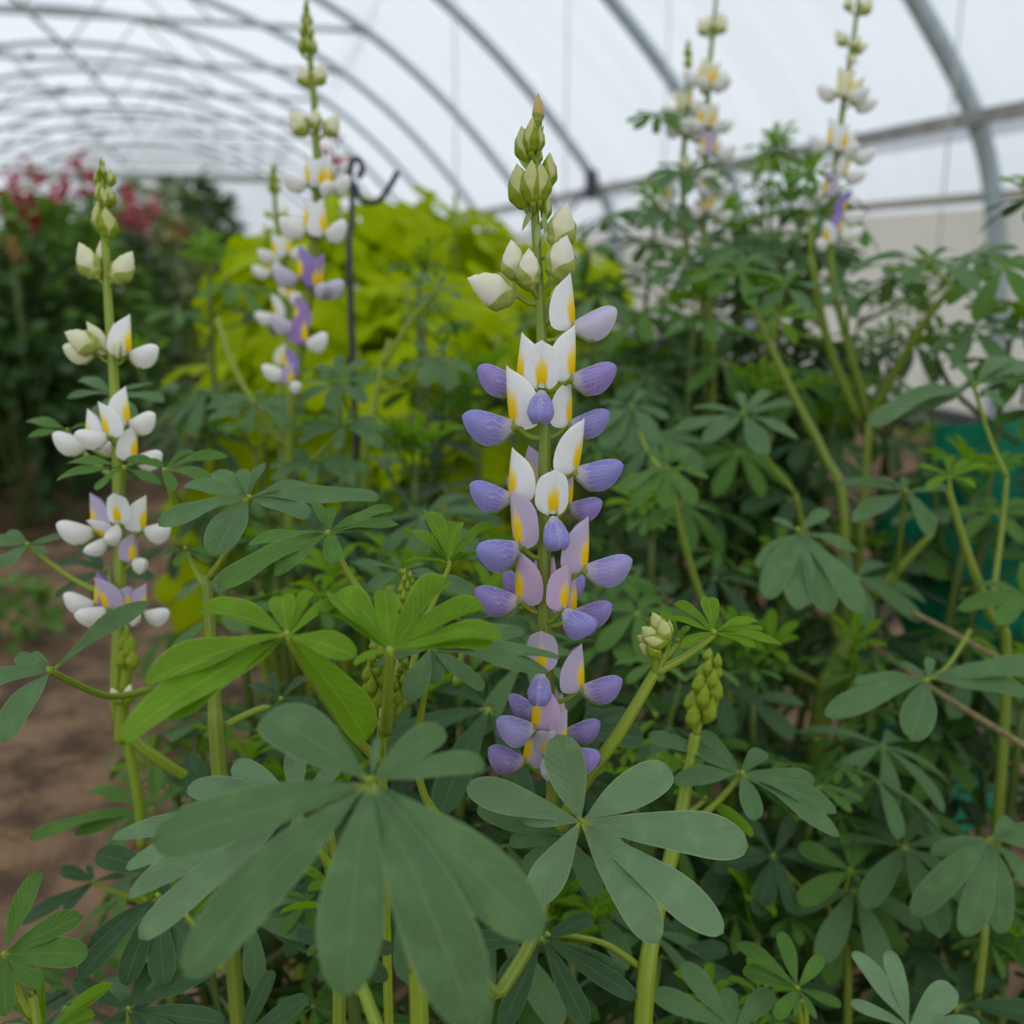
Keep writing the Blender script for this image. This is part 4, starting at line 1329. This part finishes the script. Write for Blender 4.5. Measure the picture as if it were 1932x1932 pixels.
# side branch with the pale bud cluster
branch(t, [(1236, 1268, .38), (1205, 1322, .38), (1165, 1388, .382), (1120, 1450, .385), (1075, 1520, .388), (1042, 1600, .39)], .0020, .0030, 'stem_young')
branch(t, [(1262, 1195, .379), (1254, 1232, .379), (1238, 1266, .38)], .0013, .0018, 'stem_young')
branch(t, [(1240, 1225, .374), (1236, 1250, .377), (1235, 1270, .38)], .0012, .0015, 'stem_young')
for bx, by, tx, ty, k, dz in ((1256, 1200, 1222, 1162, 'green', -.002), (1262, 1205, 1262, 1168, 'green', .002), (1250, 1215, 1205, 1192, 'cream', -.003), (1258, 1212, 1216, 1215, 'green', -.006), (1244, 1240, 1218, 1208, 'green', -.005), (1238, 1232, 1203, 1222, 'cream', -.002), (1262, 1206, 1240, 1174, 'cream', -.005), (1252, 1205, 1238, 1180, 'cream', 0), (1246, 1222, 1198, 1208, 'tiny', .002)):
    bud(t, k, at(bx, by, .378 + dz), at(tx, ty, .377 + dz * 1.3), at(1252, 1228, .379), 'G', r0=.0008, fat=1.15)
leaf_at(t, (1345, 1193, .38), [(1335, 1127, .42, .25), (1272, 1138, .3, .35), (1245, 1166, .22, .3), (1432, 1172, .30, .3), (1476, 1217, .2, .25), (1426, 1222, .26, .25), (1285, 1221, .3, .2), (1440, 1188, .18, .3)], 'leaf_young', tilt=.45, stalk=(1237, 1268, .38), sr=.0014)
leaf_at(t, (1278, 1208, .385), [(1250, 1150, .3), (1265, 1165, .3), (1330, 1198, .3), (1300, 1180, .3)], 'leaf_young', tilt=.4, stalk=(1240, 1262, .381), sr=.001)
leaf_at(t, (1095, 1552, .36), [(1051, 1386, .50, .07, -.004), (1266, 1450, .40), (1414, 1592, .29), (1366, 1761, .26), (1242, 1777, .29), (1006, 1708, .44, .05), (984, 1545, .30), (880, 1484, .31), (1180, 1600, .3)], 'leaf_grey', tilt=1.15, arch=.04, fold=.07, stalk=(1040, 1660, .385), sr=.0013)
leaf_at(t, (1070, 1580, .385), [(960, 1590, .4), (985, 1640, .35), (1130, 1690, .4), (900, 1520, .36)], 'leaf_glaucous', tilt=.9, stalk=(1036, 1690, .388))
leaf_at(t, (812, 1225, .345), [(1058, 1240, .17), (1037, 1271, .22), (913, 1303, .26), (820, 1290, .55, .05), (775, 1326, .36), (705, 1257, .25), (810, 1168, .36), (992, 1192, .3), (770, 1180, .3)], 'leaf_glaucous', tilt=.4, stalk=(785, 1390, .36), sr=.0011)
branch(t, [(785, 1388, .36), (800, 1500, .37), (880, 1600, .38), (1010, 1740, .386)], .0012, .002, 'stem_young')
leaf_at(t, (757, 1078, .44), [(668, 1062, .26), (740, 1052, .35), (800, 1062, .3), (697, 1112, .45), (826, 1086, .4), (896, 1121, .26), (780, 1110, .4)], 'leaf_glaucous', tilt=.3, stalk=(752, 1190, .44))
leaf_at(t, (880, 1175, .40), [(960, 1158, .32, .3), (936, 1190, .3), (990, 1212, .28), (840, 1160, .3), (1000, 1180, .3)], 'leaf_glaucous', tilt=.35, stalk=(860, 1290, .40))
leaf_at(t, (1090, 1380, .43), [(1215, 1395, .5), (1140, 1340, .5), (1190, 1345, .4), (1130, 1450, .4), (1040, 1400, .3)], 'leaf_deep', tilt=1.0, stalk=(1050, 1480, .39))

# front big blurred leaf
t = front('nearest lupin with the big blurred palmate leaf at bottom centre', [(765, 1600, .285), (775, 1720, .29), (785, 1830, .295), (792, 1950, .30)], .0028, 'stem_young')
leaf_at(t, (700, 1477, .262), [(288, 1592, .29), (345, 1842, .27), (655, 1882, .33), (897, 1940, .29), (1024, 1766, .28), (916, 1442, .30), (838, 1374, .40), (498, 1345, .42), (712, 1390, .2)], 'leaf_glaucous', tilt=1.0, arch=.10, fold=.06, stalk=(768, 1640, .285), sr=.0014)
branch(t, [(660, 1800, .31), (690, 1880, .305), (720, 1960, .302)], .0016, .0022, 'stem_young')
leaf_at(t, (660, 1790, .33), [(560, 1760, .3), (600, 1850, .34), (730, 1850, .36), (745, 1790, .4), (680, 1740, .3)], 'leaf_deep', tilt=.9, stalk=(680, 1870, .31))
branch(t, [(905, 1712, .35), (870, 1735, .33), (800, 1800, .30)], .0014, .0018, 'stem_young', 'leaf_stalk')

# grey leaved plant behind it
t = front('lupin with sharp pale grey-green leaflets pointing left behind the big front leaf', [(620, 1560, .345), (640, 1680, .35), (650, 1800, .36), (640, 1950, .37)], .0025, 'stem')
leaf_at(t, (560, 1525, .335), [(205, 1578, .13), (232, 1636, .155), (237, 1694, .165), (260, 1767, .19), (353, 1484, .32), (440, 1440, .34), (556, 1413, .36), (640, 1445, .3), (560, 1640, .4)], 'leaf_grey', tilt=.75, arch=.05, fold=.1, stalk=(630, 1640, .348), sr=.0012)
leaf_at(t, (241, 1905, .40), [(297, 1810, .42), (410, 1822, .3), (424, 1930, .28), (138, 1850, .33), (190, 1945, .3), (300, 1990, .3), (360, 1980, .3)], 'leaf_deep', tilt=1.0, stalk=(240, 1990, .42))
leaf_at(t, (297, 1646, .45), [(181, 1610, .42), (345, 1595, .34), (245, 1668, .4), (380, 1660, .34), (330, 1720, .4)], 'leaf_deep', tilt=1.0, stalk=(420, 1800, .42))
leaf_at(t, (300, 1692, .42), [(167, 1790, .3), (148, 1845, .26), (235, 1860, .32), (310, 1860, .34), (390, 1840, .32)], 'leaf_deep', tilt=1.2, stalk=(420, 1830, .42))
leaf_at(t, (450, 1975, .40), [(516, 1830, .3), (582, 1880, .3), (600, 1960, .28), (390, 1900, .3), (350, 1960, .3)], 'leaf_deep', tilt=1.0, stalk=(600, 2000, .38))

# plant left of path edge, low
t = front('low lupin with narrow dark leaflets over the brown path at left', [(290, 1535, .56), (300, 1620, .56), (310, 1700, .56)], .0028, 'stem')
leaf_at(t, (288, 1528, .55), [(55, 1580, .17), (172, 1487, .24), (140, 1575, .26), (226, 1454, .2), (298, 1439, .3), (345, 1480, .3), (200, 1610, .3), (300, 1600, .35)], 'leaf_green', tilt=.55, stalk=(300, 1620, .56))
leaf_at(t, (179, 1663, .54), [(115, 1640, .4), (40, 1744, .22), (165, 1632, .3), (235, 1650, .3), (120, 1720, .3)], 'leaf_deep', tilt=.7, stalk=(300, 1700, .55))
leaf_at(t, (400, 1520, .52), [(355, 1420, .34), (310, 1440, .3), (430, 1610, .34), (350, 1590, .34), (470, 1560, .3)], 'leaf_deep', tilt=.9, stalk=(320, 1680, .55))

# bright one bottom left
t = front('bright green young lupin cut off by the bottom left corner', [(60, 1905, .37), (75, 1960, .372)], .0018, 'stem_young')
leaf_at(t, (8, 1802, .365), [(76, 1645, .3, .25), (154, 1728, .34, .3), (165, 1800, .38, .1), (79, 1856, .42, .1), (12, 1917, .4, .1), (-60, 1760, .35), (-70, 1850, .35)], 'leaf_green', tilt=1.0, stalk=(60, 1915, .37), sr=.0013)
leaf_at(t, (85, 1955, .37), [(213, 1855, .22, .4), (180, 1915, .45, .2), (80, 1840, .12, .5), (30, 1885, .14, .5), (0, 1940, .3)], 'leaf_young', tilt=.9, stalk=(80, 1985, .375))

# plant with the green unopened spike
t = front('lupin with a green unopened spike right of the main flower, thick stem below', [(1312, 1385, .46), (1300, 1450, .46), (1284, 1540, .455), (1258, 1650, .45), (1230, 1770, .445), (1213, 1940, .44)], .0040, 'stem_young')
bud_spike(t, [(1344, 1246, .46), (1332, 1300, .46), (1322, 1350, .46), (1314, 1385, .46)], 17, .0018, .0140)
leaf_at(t, (1398, 1460, .455), [(1223, 1386, .22), (1256, 1400, .26), (1320, 1380, .28), (1443, 1416, .5), (1271, 1476, .38), (1424, 1549, .46), (1585, 1580, .24), (1580, 1533, .26), (1539, 1472, .26)], 'leaf_glaucous', tilt=.65, stalk=(1295, 1560, .455), sr=.0015)
leaf_at(t, (1290, 1440, .47), [(1235, 1425, .4), (1245, 1460, .4), (1330, 1440, .4), (1280, 1400, .3)], 'leaf_young', tilt=.4, stalk=(1298, 1475, .46))
leaf_at(t, (1330, 1505, .46), [(1400, 1565, .25, .3), (1420, 1580, .25, .3), (1270, 1495, .3, .3)], 'leaf_young', tilt=.5, stalk=(1285, 1540, .455))
branch(t, [(1030, 1762, .42), (1090, 1768, .43), (1150, 1785, .435), (1222, 1835, .444)], .0011, .0015, 'stem_young', 'leaf_stalk')
leaf_at(t, (1022, 1770, .42), [(885, 1776, .3), (940, 1850, .3), (945, 1945, .26), (1108, 1940, .26), (1203, 1884, .2), (1180, 1840, .22), (1120, 1730, .34), (1000, 1720, .3)], 'leaf_deep', tilt=1.1)
leaf_at(t, (1248, 1806, .54), [(1375, 1790, .3), (1390, 1852, .24), (1286, 1735, .4), (1275, 1880, .34), (1190, 1850, .3)], 'leaf_deep', tilt=.9, stalk=(1225, 1900, .5))

# right side plants
t = front('lupin with drooping umbrella-like leaf at the right edge, low', [(1880, 1620, .56), (1860, 1720, .56), (1850, 1830, .56)], .0026, 'stem')
leaf_at(t, (1869, 1583, .55), [(1720, 1726, .26), (1819, 1766, .3), (1885, 1762, .32), (1965, 1700, .3), (1755, 1608, .26), (1908, 1545, .5), (1985, 1600, .28), (1950, 1560, .3)], 'leaf_glaucous', tilt=.95, arch=.12, stalk=(1872, 1650, .56))
t = front('shaded lupin with two flat leaves low right of centre', [(1540, 1660, .60), (1575, 1740, .60), (1600, 1830, .60)], .0026, 'stem')
leaf_at(t, (1460, 1615, .59), [(1345, 1640, .3), (1428, 1728, .38), (1497, 1722, .34), (1398, 1532, .28), (1497, 1537, .34), (1585, 1620, .3), (1360, 1600, .26)], 'leaf_deep', tilt=.95, stalk=(1550, 1700, .6))
leaf_at(t, (1605, 1642, .58), [(1505, 1703, .38), (1655, 1711, .34), (1716, 1664, .3), (1505, 1596, .4), (1640, 1578, .4), (1590, 1570, .3)], 'leaf_green', tilt=.85, stalk=(1575, 1740, .6))
t = front('small bright green lupin at the bottom right', [(1508, 1890, .47), (1520, 1960, .475)], .0016, 'stem_young')
leaf_at(t, (1505, 1865, .46), [(1401, 1830, .38), (1389, 1780, .26, .3), (1472, 1757, .34), (1551, 1803, .36), (1463, 1922, .4), (1540, 1923, .3), (1588, 1898, .26, .3), (1500, 1920, .2)], 'leaf_green', tilt=1.0, stalk=(1512, 1930, .472))
t = front('lupin with upright pale leaflets cut by the bottom edge, right', [(1716, 1960, .46), (1720, 2000, .465)], .0018, 'stem_young')
leaf_at(t, (1715, 1938, .45), [(1610, 1793, .28), (1676, 1792, .3), (1798, 1860, .46), (1604, 1890, .24), (1850, 1935, .3), (1640, 1980, .3), (1790, 1990, .3)], 'leaf_grey', tilt=1.0, stalk=(1720, 1990, .46))
t = front('lupin with broad leaflets cut by the bottom edge beside the thick stem', [(1388, 1965, .47), (1390, 2000, .475)], .0018, 'stem_young')
leaf_at(t, (1384, 1945, .46), [(1228, 1872, .3), (1286, 1815, .3), (1372, 1862, .46), (1457, 1868, .4), (1300, 1960, .3), (1470, 1960, .3)], 'leaf_glaucous', tilt=1.0, stalk=(1388, 1985, .47))
t = front('thick forked lupin stem in the right middle with a wide flat leaf', [(1640, 1130, .78), (1610, 1180, .78), (1575, 1260, .78), (1550, 1345, .78)], .0080, 'stem')
branch(t, [(1330, 1225, .77), (1420, 1240, .775), (1490, 1265, .78), (1560, 1300, .78)], .0022, .0035)
branch(t, [(1760, 1005, .74), (1700, 1070, .76), (1640, 1135, .78)], .0022, .004)
leaf_at(t, (1509, 1004, .62), [(1428, 1068, .3), (1445, 1128, .32), (1500, 1150, .3), (1562, 1156, .32), (1626, 1157, .26), (1618, 1040, .3), (1562, 962, .36), (1457, 978, .34)], 'leaf_glaucous', tilt=.8, stalk=(1600, 1190, .76))
leaf_at(t, (1709, 928, .64), [(1580, 911, .26), (1612, 983, .28), (1755, 1007, .36), (1799, 924, .28), (1704, 899, .4), (1660, 900, .26)], 'leaf_glaucous', tilt=.4, stalk=(1690, 1080, .75))
leaf_at(t, (1404, 780, .72), [(1270, 815, .22), (1329, 833, .28), (1441, 861, .38), (1505, 828, .26), (1497, 760, .26), (1307, 769, .24), (1453, 738, .26), (1395, 738, .34)], 'leaf_glaucous', tilt=.5, stalk=(1500, 930, .75))
branch(t, [(1500, 930, .75), (1530, 1050, .77), (1590, 1220, .78)], .002, .004)
t = front('lupin with thin leaning stem and young top before the green netting', [(1790, 925, .62), (1812, 1000, .625), (1835, 1070, .63), (1868, 1160, .64), (1900, 1260, .65)], .0034, 'stem')
leaf_at(t, (1792, 900, .62), [(1730, 880, .3, .3), (1870, 885, .25, .3), (1840, 920, .3, .3), (1750, 925, .3, .3), (1785, 860, .3, .3), (1830, 870, .25, .3)], 'leaf_young', tilt=.2, stalk=(1794, 940, .622))
leaf_at(t, (1840, 727, .66), [(1642, 800, .22), (1735, 775, .26), (1892, 768, .34), (1960, 720, .28), (1803, 684, .36), (1905, 672, .3), (1975, 690, .3)], 'leaf_glaucous', tilt=.4, stalk=(1900, 900, .66))
branch(t, [(1900, 900, .66), (1890, 1000, .66), (1870, 1150, .645)], .0015, .0022)
leaf_at(t, (1750, 1281, .56), [(1557, 1351, .24), (1611, 1286, .24), (1717, 1395, .42), (1700, 1250, .32), (1755, 1240, .4), (1940, 1306, .26), (1975, 1262, .24)], 'leaf_glaucous', tilt=.55, stalk=(1830, 1190, .63))
leaf_at(t, (1940, 1120, .6), [(1810, 1150, .24), (1840, 1100, .26), (1880, 1180, .3), (1930, 1060, .3)], 'leaf_green', tilt=.5, stalk=(1880, 1190, .645))
t = front('green lupin with hanging leaflets right behind the central white flowers', [(1265, 900, .66), (1285, 1000, .67), (1320, 1120, .68), (1370, 1250, .69)], .0030, 'stem')
leaf_at(t, (1259, 881, .64), [(1166, 931, .26), (1196, 957, .28), (1257, 962, .34), (1311, 951, .3), (1338, 902, .3), (1215, 848, .3), (1302, 846, .3), (1260, 835, .34)], 'leaf_green', tilt=.5, stalk=(1272, 940, .665))
leaf_at(t, (1190, 765, .78), [(1115, 820), (1140, 850), (1190, 858), (1240, 840), (1262, 790), (1130, 760), (1215, 735)], 'leaf_glaucous', tilt=.5, stalk=(1262, 900, .68))
leaf_at(t, (1195, 1100, .7), [(1120, 1140), (1165, 1180), (1220, 1160), (1240, 1110), (1150, 1080), (1210, 1065)], 'leaf_glaucous', tilt=.5, stalk=(1340, 1180, .685))
leaf_at(t, (1352, 1285, .64), [(1250, 1330), (1300, 1370), (1375, 1390), (1440, 1330), (1420, 1280), (1330, 1240), (1290, 1270)], 'leaf_deep', tilt=.7, stalk=(1372, 1330, .68))
t = front('leaning lupin with dark bare stem in the gap above the brown soil', [(1400, 520, .82), (1440, 620, .82), (1500, 750, .82), (1555, 858, .82), (1594, 990, .82)], .0038, 'stem')
leaf_at(t, (1395, 510, .8), [(1300, 530, .26), (1340, 560, .3), (1420, 580, .3), (1480, 530, .26), (1440, 480, .3), (1360, 480, .3)], 'leaf_green', tilt=.3, stalk=(1402, 530, .82))
leaf_at(t, (1480, 540, .8), [(1405, 560, .26), (1440, 590, .3), (1530, 590, .3), (1570, 545, .26), (1500, 505, .3)], 'leaf_glaucous', tilt=.3, stalk=(1455, 650, .82))
t = front('lupin with broad grey palmate leaf just left behind the central spike', [(735, 640, .80), (718, 705, .80), (704, 780, .80), (688, 870, .80)], .0034, 'stem_young')
branch(t, [(825, 552, .78), (780, 600, .79), (722, 690, .80)], .0016, .0026, 'stem_young')
leaf_at(t, (638, 722, .72), [(558, 765, .3), (600, 688, .3), (580, 720, .26), (625, 776, .44), (690, 760, .36), (712, 715, .26), (690, 680, .3), (640, 672, .34)], 'leaf_glaucous', tilt=.65, stalk=(695, 830, .79))
leaf_at(t, (825, 548, .78), [(750, 540, .26), (790, 575, .3), (868, 562, .4), (880, 535, .26), (840, 520, .3), (780, 515, .3)], 'leaf_glaucous', tilt=.4)
leaf_at(t, (815, 672, .76), [(760, 700, .3), (800, 730, .4), (855, 735, .34), (890, 700, .3), (850, 650, .3), (780, 645, .3)], 'leaf_glaucous', tilt=.8, stalk=(720, 740, .8))
branch(t, [(410, 600, .8), (440, 690, .79), (490, 780, .79), (530, 840, .8)], .002, .003, 'stem_young')
